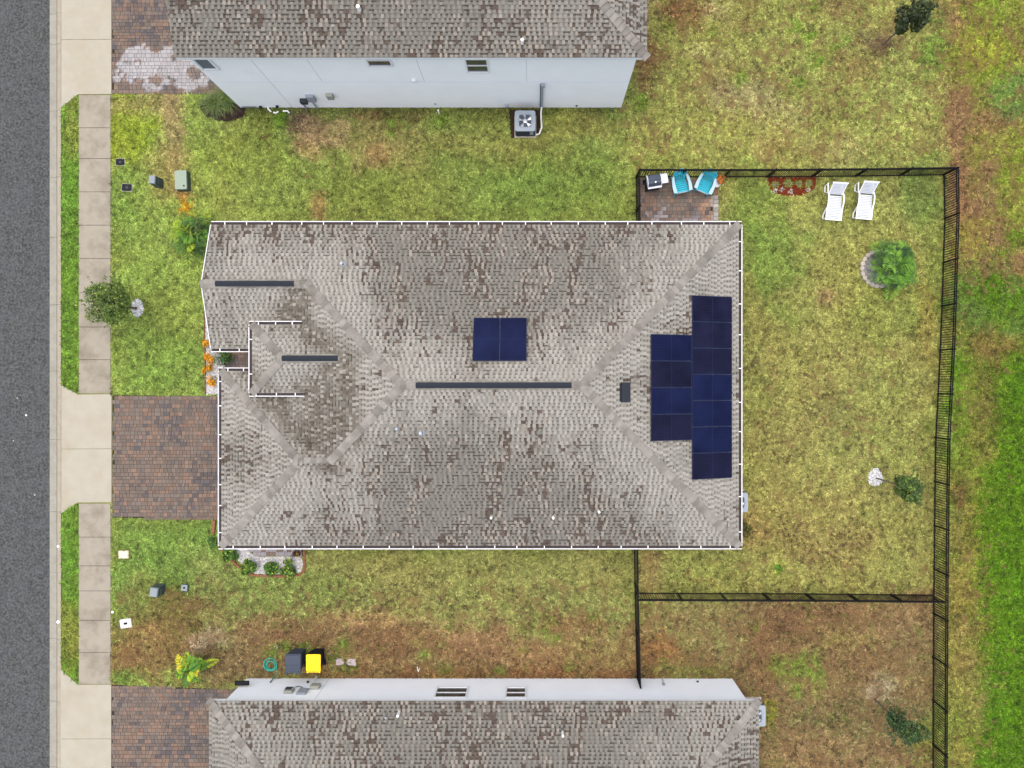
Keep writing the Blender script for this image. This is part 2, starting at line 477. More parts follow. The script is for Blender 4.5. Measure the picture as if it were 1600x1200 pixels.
blob(1496, 1130, 30, 50, (140, 148, 60), 0.5)
# back yard
blob(1210, 400, 46, 80, (126, 152, 64), 0.8)
blob(1165, 330, 26, 70, (120, 150, 60), 0.6)
blob(1440, 310, 30, 60, (122, 148, 68), 0.75)
blob(1455, 400, 18, 60, (134, 146, 66), 0.7)
blob(1390, 490, 60, 40, (142, 158, 70), 0.6)
blob(1450, 520, 16, 60, (166, 146, 72), 0.6)
blob(1330, 320, 70, 50, (166, 170, 88), 0.5)
blob(1175, 820, 24, 30, (174, 148, 86), 0.7)
blob(1060, 890, 90, 34, (158, 158, 80), 0.6)
blob(1015, 900, 20, 40, (178, 142, 92), 0.65, kind=2)
blob(1020, 870, 24, 10, (150, 120, 76), 0.5)
blob(1216, 887, 7, 8, LIME, 0.95)
blob(1290, 850, 70, 50, (150, 120, 80), 0.35, kind=2)
blob(1440, 930, 30, 8, (178, 142, 98), 0.6, kind=2)
blob(1260, 700, 90, 130, (164, 158, 88), 0.5)
blob(1283, 465, 16, 14, (162, 128, 90), 0.6, kind=2)
speck(1290, 470, 70, 60, 0.35); speck(1230, 650, 60, 110, 0.5); speck(1340, 620, 110, 120, 0.28); speck(1300, 850, 80, 60, 0.75)
speck(1200, 740, 70, 80, 0.35); speck(1080, 900, 110, 40, 0.35); speck(1400, 850, 90, 80, 0.3); speck(1220, 560, 70, 60, 0.3)
# south strip
blob(420, 920, 120, 46, (140, 158, 76), 0.7)
blob(270, 960, 70, 46, (128, 104, 60), 0.8, kind=2)
blob(225, 930, 40, 34, (146, 140, 74), 0.5)
blob(240, 1020, 80, 40, (156, 122, 76), 0.8, kind=2)
blob(200, 1040, 30, 26, (150, 112, 72), 0.6, kind=2)
blob(195, 1058, 20, 8, (112, 150, 56), 0.7)
blob(325, 1000, 26, 14, (196, 172, 138), 0.8, kind=2)
blob(350, 1030, 40, 26, (112, 92, 58), 0.7, kind=2)
rect(340, 975, 1000, 1062, (154, 126, 84), 0.85, 16, 14, 1)
blob(500, 990, 110, 26, (140, 108, 72), 0.75, kind=2)
blob(640, 1005, 120, 22, (134, 102, 68), 0.7, kind=2)
blob(560, 968, 60, 12, (188, 146, 100), 0.6, kind=2)
blob(740, 1010, 60, 30, (176, 136, 96), 0.6, kind=2)
blob(880, 975, 60, 18, (134, 96, 62), 0.75, kind=2)
blob(930, 1020, 60, 34, (160, 140, 84), 0.7, kind=2)
blob(840, 1030, 50, 20, (178, 138, 92), 0.6, kind=2)
rect(500, 1048, 1140, 1062, (150, 104, 66), 0.8, 5, 4, 2)
for cx, cy, r in ((700, 983, 8), (690, 1008, 7), (660, 1025, 10), (692, 1045, 12), (720, 985, 6), (535, 1015, 14), (545, 1043, 14), (520, 1030, 8), (445, 1012, 12), (475, 1012, 12), (847, 988, 9), (855, 967, 7), (870, 997, 9), (922, 965, 8), (907, 1003, 6), (888, 1042, 6), (832, 973, 6), (780, 1048, 8), (420, 1022, 12)):
    blob(cx, cy, r, r * 0.8, (116, 146, 52), 0.8)
speck(560, 945, 140, 22, 0.7); speck(720, 930, 130, 30, 0.5); speck(470, 930, 70, 26, 0.5); speck(850, 930, 140, 40, 0.35); speck(640, 925, 200, 40, 0.3)
speck(450, 975, 40, 14, 0.45)
# south-east yard
blob(1100, 990, 110, 44, (150, 146, 84), 0.8)
blob(1180, 970, 40, 26, (158, 146, 92), 0.6)
blob(1030, 1020, 34, 26, (152, 110, 68), 0.8, kind=2)
blob(1090, 1052, 60, 12, (130, 136, 66), 0.7)
blob(1250, 980, 90, 44, (130, 98, 66), 0.85, kind=2)
blob(1190, 1040, 40, 60, (142, 108, 70), 0.85, kind=2)
blob(1330, 1040, 90, 70, (152, 124, 80), 0.7, kind=2)
blob(1300, 1000, 60, 24, (146, 132, 72), 0.5, kind=2)
blob(1250, 1050, 40, 26, (124, 148, 50), 0.75, kind=2)
blob(1240, 1080, 14, 10, LIME, 0.7, kind=2)
blob(1204, 1112, 10, 22, (150, 160, 36), 0.8)
blob(1400, 970, 60, 34, (158, 126, 84), 0.6, kind=2)
blob(1375, 1078, 22, 18, (196, 172, 132), 0.8, kind=2)
blob(1310, 1130, 50, 40, (122, 118, 70), 0.6, kind=2)
blob(1290, 1180, 80, 30, (168, 136, 92), 0.6, kind=2)
blob(1440, 1160, 30, 40, (134, 144, 52), 0.6, kind=2)
# overall mottle, then albedo
GC *= (1 + 0.05 * NF[2] + 0.03 * NF[1])[..., None]
GC[..., 0] *= 1 + 0.03 * NF[0]; GC[..., 1] *= 1 + 0.02 * NF[1]
GC = np.clip(GC * np.array([1.25, 1.29, 1.38]), 0.004, 1.2) / KE

def gsample(arr, x, y):
    i = np.clip(((x - HX0) / GS), 0, len(gx) - 1.001); j = np.clip(((y - HY0) / GS), 0, len(gy) - 1.001)
    i0 = i.astype(int); j0 = j.astype(int)
    return arr[i0, j0]

# ------------------------------------------------------------------ ground sheet
def axis(lo, hi, arr): return np.concatenate([[lo, lo * 0.5, lo * 0.25], arr, [hi * 0.25, hi * 0.5, hi]])
ax = axis(-400.0, 400.0, gx); ay = axis(-400.0, 400.0, gy)
AX, AY = np.meshgrid(ax, ay, indexing='ij')
ROAD_X = X(96)
AZ = np.where(AX < ROAD_X - 0.05, -0.22, 0.0)
nv = AX.size
gm = bpy.data.meshes.new('ground')
ii, jj = np.meshgrid(np.arange(len(ax) - 1), np.arange(len(ay) - 1), indexing='ij')
b0 = (ii * len(ay) + jj).ravel()
quads = np.stack([b0, b0 + len(ay), b0 + len(ay) + 1, b0 + 1], 1).astype(np.int32)
gm.vertices.add(nv); gm.vertices.foreach_set('co', np.stack([AX, AY, AZ], -1).astype(np.float32).ravel())
gm.loops.add(quads.size); gm.loops.foreach_set('vertex_index', quads.ravel())
gm.polygons.add(len(quads)); gm.polygons.foreach_set('loop_start', np.arange(0, quads.size, 4, dtype=np.int32))
gm.polygons.foreach_set('loop_total', np.full(len(quads), 4, np.int32))
ca = gm.color_attributes.new('Col', 'FLOAT_COLOR', 'POINT')
cc = np.ones((nv, 4), np.float32)
cc[:, :3] = gsample(GC, AX.ravel(), AY.ravel()) * np.array([0.92, 0.86, 0.84])
ca.data.foreach_set('color', cc.ravel())
gm.materials.append(M['ground']); gm.update(calc_edges=True)
ground = link('ground', gm); tag(ground, 'lawn soil and thatch under the grass', kind='structure')

# ------------------------------------------------------------------ road, curb, sidewalk, aprons
mb = MB(); mb.box(((-60 + X(76)) / 2, 0, -0.17), (X(76) + 60, 800, 0.10))
road = mb.build('road', M['asphalt']); tag(road, 'dark grey asphalt street along the left edge', kind='structure')

for px_, py_, r_ in ((24, 622, 0.022), (38, 649, 0.05), (18, 689, 0.022), (51.5, 774, 0.028)):
    b = MB(); b.lathe([(r_, 0), (r_ * 0.9, 0.006)], (0, 0, 0), 9); o = b.build('paint_spot', M['lid_white'], road); o.location = P(px_, py_) + Vector((0, 0, -0.118))
curb = struct('curb', 'pale concrete curb with gutter pan along the street')
cj = [-190, -85, 20, 68, 172, 276, 370, 476, 580, 687, 800, 895, 999, 1097, 1200, 1305]
for a, b in zip(cj[:-1], cj[1:]):
    y0, y1 = Y(b) + 0.006, Y(a) - 0.006
    m_ = MB(); xs = (X(75), X(86.3))
    m_.add([(xs[0], y0, -0.115), (xs[1], y0, -0.10), (xs[1], y1, -0.10), (xs[0], y1, -0.115),
            (xs[0], y0, -0.24), (xs[1], y0, -0.24), (xs[1], y1, -0.24), (xs[0], y1, -0.24)],
           [(0, 1, 2, 3), (4, 5, 1, 0), (5, 6, 2, 1), (6, 7, 3, 2), (7, 4, 0, 3)])
    m_.build('gutter_section', M['pan'], curb)
    m_ = MB(); prof = [(87.3, -0.10), (88.0, -0.05), (89.5, -0.012), (92, 0.012), (94.6, 0.018), (95.6, 0.012), (95.8, -0.2), (87.3, -0.2)]
    n = len(prof)
    vs = [(X(p), yy, z) for yy in (y0, y1) for p, z in prof]
    m_.add(vs, [(i, (i + 1) % n, n + (i + 1) % n, n + i) for i in range(n)] + [tuple(range(n))[::-1], tuple(range(n, 2 * n))])
    m_.build('curb_section', M['curb'], curb)

def slab(name, poly_px, z0, z1, m, parent):
    b = MB(); b.prism([tuple(P(*p)[:2]) for p in poly_px], z0, z1); return b.build(name, m, parent)
walk = struct('sidewalk', 'concrete sidewalk between verge and front lawns')
wj = [[148.6, 200, 248, 300, 352, 404, 457, 511, 562, 615], [786.3, 839, 884, 923, 969, 1019, 1068.5]]
for seg in wj:
    for a, b in zip(seg[:-1], seg[1:]):
        slab('slab', [(124, a + 0.35), (173, a + 0.35), (173.4, b - 0.35), (123.6, b - 0.35)], -0.1, 0.030 + random.uniform(-.004, .004), M['walk'], walk)
slab('slab_joints', [(124.5, 150), (172.5, 150), (172.5, 614), (124.5, 614)], -0.1, 0.014, M['joint'], walk)
slab('slab_joints', [(124.5, 787), (172.5, 787), (172.5, 1067), (124.5, 1067)], -0.1, 0.014, M['joint'], walk)

def apron(label, polys):
    a = struct('driveway_apron', label)
    for p in polys: slab('slab', p, -0.12, 0.028, M['apron'], a)
    return a
apron('pale concrete apron before the top driveway', [[(96.3, -90), (174.5, -90), (174.5, 61.6), (96.3, 62.2)], [(96.3, 62.8), (174.5, 62.2), (174.5, 147.3), (122, 147.6), (96.3, 168)]])
apron('pale concrete apron before the middle driveway', [[(96.3, 602), (122, 616.3), (174.7, 616), (174.7, 700.8), (96.3, 701.3)], [(96.3, 701.8), (174.7, 701.4), (174.7, 784.6), (122, 785), (96.3, 802)]])
apron('pale concrete apron before the bottom driveway', [[(95.6, 1046), (122, 1069.3), (174.2, 1069.3), (174.2, 1153.6), (95.6, 1154)], [(95.6, 1154.5), (174.2, 1154.2), (174.2, 1300), (95.6, 1300)]])

# ------------------------------------------------------------------ pavers
def point_in_poly(x, y, poly):
    ins = np.zeros(np.shape(x), bool); n = len(poly)
    for i in range(n):
        x0, y0 = poly[i]; x1, y1 = poly[(i + 1) % n]
        if y0 == y1: continue
        c = ((y0 > y) != (y1 > y)) & (x < (x1 - x0) * (y - y0) / (y1 - y0) + x0)
        ins ^= c
    return ins
def pavers(parent, poly_px, colfun, sub=1, hgt=0.185, z=0.034, bx=None):
    """running rows of mixed pavers inside a polygon (photo pixels); one joined mesh of real blocks"""
    poly = [tuple(P(*p)[:2]) for p in poly_px]
    b = MB(); b.prism(poly, -0.1, z - 0.012); b.build('joint_sand', M['paver_bed'], parent)
    x0 = min(p[0] for p in poly); x1 = max(p[0] for p in poly); y0 = min(p[1] for p in poly); y1 = max(p[1] for p in poly)
    V = []; C = []
    rng = np.random.default_rng(int(abs(x0 * 100)) + 3)
    y = y0
    while y < y1:
        h = rng.choice([hgt, hgt, hgt * 0.75])
        x = x0 - rng.random() * 0.2
        while x < x1:
            w = rng.choice([0.14, 0.19, 0.19, 0.28]); g = 0.006
            cx, cy = x + w / 2, y + h / 2
            if point_in_poly(np.array([cx]), np.array([cy]), poly)[0]:
                a0, a1, c0, c1 = x + g, x + w - g, y + g, y + h - g
                a0 = max(a0, x0); a1 = min(a1, x1); c0 = max(c0, y0); c1 = min(c1, y1)
                zz = z + rng.uniform(-0.004, 0.004); tl = rng.uniform(-0.004, 0.004, 2)
                seed = rng.random(4)
                us = np.linspace(a0, a1, sub + 1); vs_ = np.linspace(c0, c1, sub + 1)
                def hz(px_, py_): return zz + tl[0] * (px_ - cx) / w + tl[1] * (py_ - cy) / h
                for i in range(sub):
                    for j in range(sub):
                        q = [(us[i], vs_[j]), (us[i + 1], vs_[j]), (us[i + 1], vs_[j + 1]), (us[i], vs_[j + 1])]
                        V += [(p_[0], p_[1], hz(*p_)) for p_ in q]; C += [(p_[0], p_[1], *seed) for p_ in q]
                ring = [(a0, c0), (a1, c0), (a1, c1), (a0, c1)]
                for i in range(4):
                    p_, q_ = ring[i], ring[(i + 1) % 4]
                    V += [(p_[0], p_[1], z - 0.02), (q_[0], q_[1], z - 0.02), (q_[0], q_[1], hz(*q_)), (p_[0], p_[1], hz(*p_))]
                    C += [(p_[0], p_[1], *seed)] * 4
            x += w
        y += h
    C = np.array(C)
    col = colfun(C[:, 0], C[:, 1], C[:, 2], C[:, 3], C[:, 4], C[:, 5])
    me = fast_mesh('pavers', np.array(V), 4, M['paver'], col)
    o = link('pavers', me, parent); o['kind'] = 'stuff'
    return o
PB = np.array(A(138, 124, 112)); PR = np.array(A(158, 128, 108)); PC = np.array(A(104, 100, 102)); PT = np.array(A(158, 132, 112)); PW = np.array(A(214, 210, 214))
def pav_base(x, y, s0, s1, s2, s3):
    n = fbm(x * 0.9, y * 0.9, 2); n2 = fbm(x * 1.7 + 9, y * 1.7, 4)
    c = np.tile(PB, (len(x), 1))
    def mx_(w, k):
        nonlocal c
        c = c * (1 - w[:, None]) + k * w[:, None]
    mx_(((s0 < 0.22)) * 0.75 * np.ones(len(x)), PR)
    mx_(sstep(0.52, 0.66, n) * (s1 < 0.6) * 0.75, PC)
    mx_(((s0 > 0.93)) * 0.7, PC)
    mx_(((s2 > 0.93)) * 0.7, PT)
    mx_(sstep(0.58, 0.7, n2) * (s2 < 0.5) * 0.6, PR)
    return c * (0.84 + 0.32 * s3)[:, None]
def pav_mid(*a): return pav_base(*a)
def pav_top(x, y, s0, s1, s2, s3):
    c = pav_base(x, y, s0, s1, s2, s3)
    px = x * S0 + NX; py = NY - y * S0
    nn = (fbm(x * 1.5, y * 1.5, 5) - 0.5) * 1.5
    d = np.minimum(np.sqrt(((px - 275) / 78) ** 2 + ((py - 104) / 30) ** 2), np.sqrt(((px - 235) / 54) ** 2 + ((py - 116) / 30) ** 2)) + nn
    w = sstep(1.02, 0.94, d)
    w = w * (1 - sstep(0.58, 0.62, fbm(x * 2.3 + 40, y * 2.3, 1)) * 0.9) * (0.72 + 0.28 * s1)
    lw = np.array(A(208, 205, 204)) * (0.9 + 0.15 * s3)[:, None]
    w2 = sstep(0.60, 0.66, fbm(x * 1.4 + 7, y * 2.6, 3)) * 0.5 * (py < 60)
    c = c * (1 - w2[:, None]) + PC * 1.3 * w2[:, None]
    return c * (1 - w[:, None]) + lw * w[:, None]
def pav_patio(x, y, s0, s1, s2, s3):
    c = pav_base(x, y, s0, s1, s2, s3)
    px = x * S0 + NX; py = NY - y * S0
    nn = (fbm(x * 2, y * 2, 5) - 0.5)
    w = sstep(0.55, 1.0, (py - 290) / 60 + nn * 1.6) * (s1 < 0.62) * 0.75 * sstep(1106, 1080, px)
    c = c * (1 - w[:, None]) + np.array(A(196, 190, 194)) * w[:, None]
    w = sstep(0.3, 0.9, (px - 1085) / 20 + nn) * (s0 < 0.85) * 0.8 * sstep(300, 318, py)
    c = c * (1 - w[:, None]) + np.array(A(186, 150, 124)) * (0.8 + 0.5 * s2)[:, None] * w[:, None]
    w = (sstep(1112, 1114, px) * (s1 < 0.7) * 0.85)
    c = c * (1 - w[:, None]) + np.array(A(206, 198, 194)) * w[:, None]
    return c
dr = struct('driveway', 'brown paver driveway of the solar house'); pavers(dr, [(176, 617.5), (352, 619), (352, 812), (300, 811.6), (176, 808.5)], pav_mid)
dr = struct('driveway', 'brown paver driveway with a large chalky white patch'); pavers(dr, [(175.5, -80), (395, -80), (395, 146), (320, 144.5), (240, 145.5), (175.5, 147)], pav_top, sub=3)
dr = struct('driveway', 'dark brown paver driveway at the bottom left corner'); pavers(dr, [(175, 1069.8), (395, 1078.5), (395, 1260), (175, 1260)], pav_mid)
dr = struct('walkway', 'brown paver path to the recessed front door'); pavers(dr, [(352, 540), (520, 540), (520, 600), (346, 600)], pav_mid)
dr = struct('patio', 'small paver patio behind the house with whitened joints'); pavers(dr, [(997, 279), (1113.5, 279), (1113.5, 380), (997, 380)], pav_patio)
pb = MB()
yy = 279.0
while yy < 372:
    c = np.array(A(205, 197, 193)) * random.uniform(0.7, 1.08) if yy > 300 else np.array(A(150, 116, 98)) * random.uniform(0.8, 1.1)
    pb = MB(); pb.cc = tuple(c); a, b = P(1114.3, yy + 6.2), P(1122.3, yy)
    pb.box(((a.x + b.x) / 2, (a.y + b.y) / 2, 0.0), (b.x - a.x - 0.012, b.y - a.y - 0.012, 0.075)); pb.build('border_paver', M['paver'], dr)
    yy += 6.6
dr = struct('side_path', 'narrow paver strip along the south wall of the solar house'); pavers(dr, [(384, 840), (474, 840), (474, 868.5), (399, 868.5), (391, 860)], pav_patio)

# ------------------------------------------------------------------ roofs
def shingle_cells(poly, d, ze, pitch, colfun, seed):
    """poly: plan polygon; d: plan unit vector pointing down the slope. Returns quads and colours."""
    rng = np.random.default_rng(seed)
    d = np.array(d, float); t = np.array([-d[1], d[0]])
    pts = np.array(poly, float)
    up = -(pts @ d); a0 = up.min(); av = up - a0; uv = pts @ t
    e = 0.149 * math.cos(math.atan(pitch))
    nrow = int(math.ceil(av.max() / e)); n = len(pts)
    rec = []
    for k in range(nrow):
        am = min((k + 0.5) * e, av.max() - 1e-3); cr = []
        for i in range(n):
            p, q = av[i], av[(i + 1) % n]
            if (p > am) != (q > am): cr.append(uv[i] + (am - p) / (q - p) * (uv[(i + 1) % n] - uv[i]))
        cr.sort()
        for i in range(0, len(cr) - 1, 2):
            lo, hi = cr[i] - 0.03, cr[i + 1] + 0.03
            u = lo - rng.random() * 0.25; tooth = True
            ph = (k % 3) * 0.085
            u -= ph
            while u < hi:
                w = rng.uniform(0.09, 0.135) if tooth else rng.uniform(0.075, 0.12)
                u0, u1 = max(u, lo), min(u + w, hi)
                if u1 - u0 > 0.01: rec.append((u0, u1, k, 1.0 if tooth else 0.0))
                u += w; tooth = not tooth
    rec = np.array(rec); u0, u1, k, th = rec.T
    m = len(rec)
    af, ab = k * e, (k + 1) * e
    hf = 0.016 + 0.012 * th + rng.uniform(0, 0.004, m); hb = 0.006 + 0.007 * th
    def pt(u, a, h):
        xy = t[None, :] * u[:, None] - d[None, :] * (a + a0)[:, None]
        return np.column_stack([xy, ze + a * pitch + h])
    cen = pt((u0 + u1) / 2, (af + ab) / 2, hf)
    col_main, col_dash, wdash = colfun(cen[:, 0], cen[:, 1], (u0 + u1) / 2, (af + ab) / 2, th, rng, k)
    asp = af + (ab - af) * 0.62
    hs = hf + (hb - hf) * 0.62
    Q = []; C = []
    def quad(a, b, c, dd, col):
        Q.append(np.stack([a, b, c, dd], 1)); C.append(np.repeat(col[:, None, :], 4, 1))
    quad(pt(u0, af, hf), pt(u1, af, hf), pt(u1, asp, hs), pt(u0, asp, hs), col_main)
    quad(pt(u0, asp, hs), pt(u1, asp, hs), pt(u1, ab + 0.012, hb), pt(u0, ab + 0.012, hb), col_main * (1 - wdash[:, None]) + col_dash * wdash[:, None])
    quad(pt(u0, af, hf * 0 + 0.0), pt(u1, af, hf * 0 + 0.0), pt(u1, af, hf), pt(u0, af, hf), col_main * 0.8)
    q = th > 0.5
    def sub(a): return a[q]
    quad(sub(pt(u0, ab, hb * 0)), sub(pt(u0, af, hf * 0)), sub(pt(u0, af, hf)), sub(pt(u0, ab, hb)), col_main[q])
    quad(sub(pt(u1, af, hf * 0)), sub(pt(u1, ab, hb * 0)), sub(pt(u1, ab, hb)), sub(pt(u1, af, hf)), col_main[q])
    return np.concatenate([x.reshape(-1, 3) for x in Q]), np.concatenate([x.reshape(-1, 3) for x in C])

def seg_dist(x, y, a, b):
    ax_, ay_ = a; bx_, by_ = b
    L2 = (bx_ - ax_) ** 2 + (by_ - ay_) ** 2
    t = np.clip(((x - ax_) * (bx_ - ax_) + (y - ay_) * (by_ - ay_)) / L2, 0, 1)
    return np.hypot(x - ax_ - t * (bx_ - ax_), y - ay_ - t * (by_ - ay_))

C_LIGHT = np.array(A(191, 187, 175)); C_LG = np.array(A(166, 162, 150)); C_MID = np.array(A(150, 146, 135)); C_MG = np.array(A(133, 129, 118)); C_BRN = np.array(A(110, 97, 86)); C_DASH = np.array(A(70, 63, 56)); C_TOP = np.array(A(176, 168, 154)); C_OLV = np.array(A(106, 98, 82))
def roof_colours(ridges, valleys, light=1.0, brown=1.0):
    def f(x, y, u, a, th, rng, k):
        n = len(x)
        dr_ = np.full(n, 9.0)
        for s_ in ridges: dr_ = np.minimum(dr_, seg_dist(x, y, *s_))
        dv = np.full(n, 9.0)
        for s_ in valleys: dv = np.minimum(dv, seg_dist(x, y, *s_))
        big = fbm(x * 0.35, y * 0.35, 3)
        strk = fbm(u * 1.6 + 30, a * 0.35, 2, 3)
        st = sstep(0.2, 3.2, dr_ + (big - 0.5) * 3.0 + (strk - 0.5) * 3.2 + rng.normal(0, 0.45, n)) * light + (1 - light) * 0.95
        st = np.clip(st, 0, 1)
        tooth = th > 0.5
        cl = fbm(u * 1.2, a * 0.5 + 5, 1, 3) * 0.6 + fbm(u * 2.8, a * 0.9, 6, 2) * 0.4
        B = sstep(0.43, 0.56, cl) * np.clip(st * 1.25, 0, 1) * brown
        col = np.where(tooth[:, None], C_LIGHT * (1 - st[:, None]) + C_MID * st[:, None], C_LG * (1 - st[:, None]) + C_MG * st[:, None])
        # a column of brown granules keeps going for a few courses
        colid = vnoise(u * 7.1 + 3, a * 1.6, 4)
        pb = np.clip((colid - 0.42) * 3.4, 0, 1) * B
        r = rng.random(n)
        isb = np.where(tooth, r < pb * 0.45, r < 0.1 * B + pb * 0.95)
        col = np.where(isb[:, None], C_BRN * (0.85 + 0.3 * rng.random(n))[:, None], col)
        lite = tooth & ~isb & (rng.random(n) < 0.42 * B)
        col = np.where(lite[:, None], C_TOP, col)
        wv = sstep(1.0, 0.1, dv + (fbm(x * 1.5, y * 1.5, 2) - 0.5) * 0.9) * np.where(rng.random(n) < 0.7, 0.75, 0.15)
        col = col * (1 - wv[:, None]) + C_OLV * (0.7 + 0.6 * rng.random(n))[:, None] * wv[:, None]
        col = col * (0.90 + 0.20 * rng.random(n))[:, None]
        dn = fbm(u * 0.9 + 11, a * 1.3, 7, 2)
        wd_ = np.where(tooth, 0.0, 0.48 + 0.37 * st) * np.where(rng.random(n) < 0.40 + 0.6 * sstep(0.35, 0.6, dn), 1.0, 0.2)
        wd_ = np.where(tooth & (rng.random(n) < 0.12 * st), 0.8, wd_)
        return col, np.tile(C_DASH, (n, 1)), wd_
    return f

def cap_line(roof, A3, B3, slope_l, slope_r, m, wid=0.17, exposure=0.225, flip=False):
    """overlapping cap shingles from A3 (low) to B3 (high); slopes = drop per metre of plan distance to each side"""
    A3, B3 = Vector(A3), Vector(B3)
    d = B3 - A3; L = d.length; n = max(2, int(L / exposure)); ex = L / n
    dirv = d.normalized(); t = Vector((-d.y, d.x, 0)).normalized()
    hl, hr = 0.017, 0.017
    vs = []
    for s_, lift in ((-0.05, 0.070), (ex * 1.02, 0.026)):
        for k_, sl in ((1, slope_l), (0.35, slope_l * 0.85), (0, 0), (-0.35, slope_r * 0.85), (-1, slope_r)):
            p = dirv * s_ + t * (wid * k_); p.z += lift - sl * abs(k_) * wid
            vs.append(p)
    vs += [v - Vector((0, 0, 0.02)) for v in vs[:5]]
    fs = [(i, i + 1, i + 6, i + 5) for i in range(4)] + [(10 + i, 11 + i, i + 1, i) for i in range(4)]
    b = MB(); b.add(vs, fs); me = b.mesh('ridge_cap', m)
    org = roof.location.copy(); p_ = roof.parent
    while p_ is not None: org = org + p_.location; p_ = p_.parent
    for i in range(n):
        q = A3 + dirv * (ex * i) - org
        o = link('ridge_cap', me, roof, q); o.rotation_euler = (random.uniform(-.015, .015), random.uniform(-.015, .015), random.uniform(-.07, .07))

def make_roof(house, facets, pitch, colfun, seed, org):
    roof = bpy.data.objects.new('roof', None); COL.objects.link(roof); roof.parent = house
    V = []; C = []
    dk = MB()
    for i, (poly, d, ze) in enumerate(facets):
        v, c = shingle_cells(poly, d, ze, pitch, colfun, seed + i); V.append(v); C.append(c)
        dd = np.array(d, float); up = [-(p[0] * dd[0] + p[1] * dd[1]) for p in poly]; a0 = min(up)
        pts = [(p[0], p[1], ze + (u - a0) * pitch - 0.005) for p, u in zip(poly, up)]
        ar = sum(pts[j][0] * pts[(j + 1) % len(pts)][1] - pts[(j + 1) % len(pts)][0] * pts[j][1] for j in range(len(pts)))
        if ar < 0: pts = pts[::-1]
        dk.add(pts, [tuple(range(len(pts)))])
    me = fast_mesh('shingles', np.concatenate(V), 4, M['shingle'], np.concatenate(C), org)
    o = link('shingles', me, roof); o['kind'] = 'stuff'
    dk.build('roof_deck', M['deck'], roof, world=True)
    return roof

def zplane(poly, d, ze, pitch, p):
    dd = np.array(d, float); up = [-(q[0] * dd[0] + q[1] * dd[1]) for q in poly]
    return ze + (-(p[0] * dd[0] + p[1] * dd[1]) - min(up)) * pitch

def vent_pipe(roof, px, py, z, m, h=0.32, r=0.05, base=True, lean=(0, 0)):
    b = MB(); p = P(px, py, z)
    if base: b.lathe([(r * 2.3, -0.06), (r * 1.9, 0.03), (r * 1.15, 0.06)], (p.x, p.y, p.z), 12)
    b.tube([(p.x, p.y, p.z), (p.x + lean[0], p.y + lean[1], p.z + h)], r, 10)
    b.build('vent_pipe', m, roof, smooth=True, world=True)

def ridge_vent(roof, x0, x1, y, z, pitch, w=0.115):
    b = MB()
    prof = [(-w, -w * pitch + 0.02), (-w, -w * pitch + 0.06), (0, 0.085), (w, -w * pitch + 0.06), (w, -w * pitch + 0.02)]
    vs = [(xx, y + a, z + c) for xx in (x0, x1) for a, c in prof]; n = 5
    b.add(vs, [(i, i + 1, n + i + 1, n + i) for i in range(n - 1)] + [(0, n, 2 * n - 1, n - 1), tuple(range(n)), tuple(range(2 * n - 1, n - 1, -1))])
    L = x1 - x0; k = int(L / 1.2)
    b.build('ridge_vent', M['vent'], roof, world=True)

def gutter(house, p0, p1, out, z, hang=1.03, trim0=0.0, trim1=0.0):
    """K-style gutter outside the straight eave p0-p1; out = outward unit vector"""
    p0, p1, out = Vector((*p0, 0)), Vector((*p1, 0)), Vector((*out, 0))
    d = (p1 - p0).normalized(); p0 = p0 - d * trim0; p1 = p1 + d * trim1
    prof = [(-0.005, 0.0), (-0.005, -0.12), (0.105, -0.12), (0.128, -0.06), (0.150, -0.01), (0.150, 0.012), (0.128, 0.012), (0.128, -0.012), (0.122, -0.02), (0.118, -0.06), (0.098, -0.108), (0.004, -0.108), (0.004, 0.0)]
    n = len(prof)
    b = MB(); vs = [q + out * o + Vector((0, 0, z + h)) for q in (p0, p1) for o, h in prof]
    b.add(vs, [(i, (i + 1) % n, n + (i + 1) % n, n + i) for i in range(n)] + [tuple(range(n))[::-1], tuple(range(n, 2 * n))])
    g = b.build('gutter', M['white'], house, world=True)
    b = MB(); q = [p0 + out * 0.006, p1 + out * 0.006, p1 + out * 0.119, p0 + out * 0.119]
    b.add([v + Vector((0, 0, z - 0.035)) for v in q], [(0, 1, 2, 3)])
    b.build('gutter_debris', M['debris'], g, world=True)
    L = (p1 - p0).length; k = max(1, int(L / hang))
    b = MB(); b.box((0, 0, 0), (0.036, 0.125, 0.014)); me = b.mesh('hanger', M['white'])
    ang = math.atan2(d.y, d.x)
    for i in range(k):
        t = (i + 0.5) / k + random.uniform(-0.12, 0.12) / k
        q = p0 + d * (L * t) + out * 0.060 + Vector((0, 0, z + 0.012))
        link('hanger', me, g, q - house.location, (0, 0, ang))
    return g

PIT = 1 / 3.0
def edge_fascia(house, runs, z0, z1, m=None):
    b = MB()
    for p0, p1 in runs:
        c = ((p0[0] + p1[0]) / 2, (p0[1] + p1[1]) / 2, (z0 + z1) / 2); L = math.hypot(p1[0] - p0[0], p1[1] - p0[1])
        b.box(c, (L, 0.025, z1 - z0), math.atan2(p1[1] - p0[1], p1[0] - p0[0]))
    return b.build('fascia', m or M['white'], house, world=True)

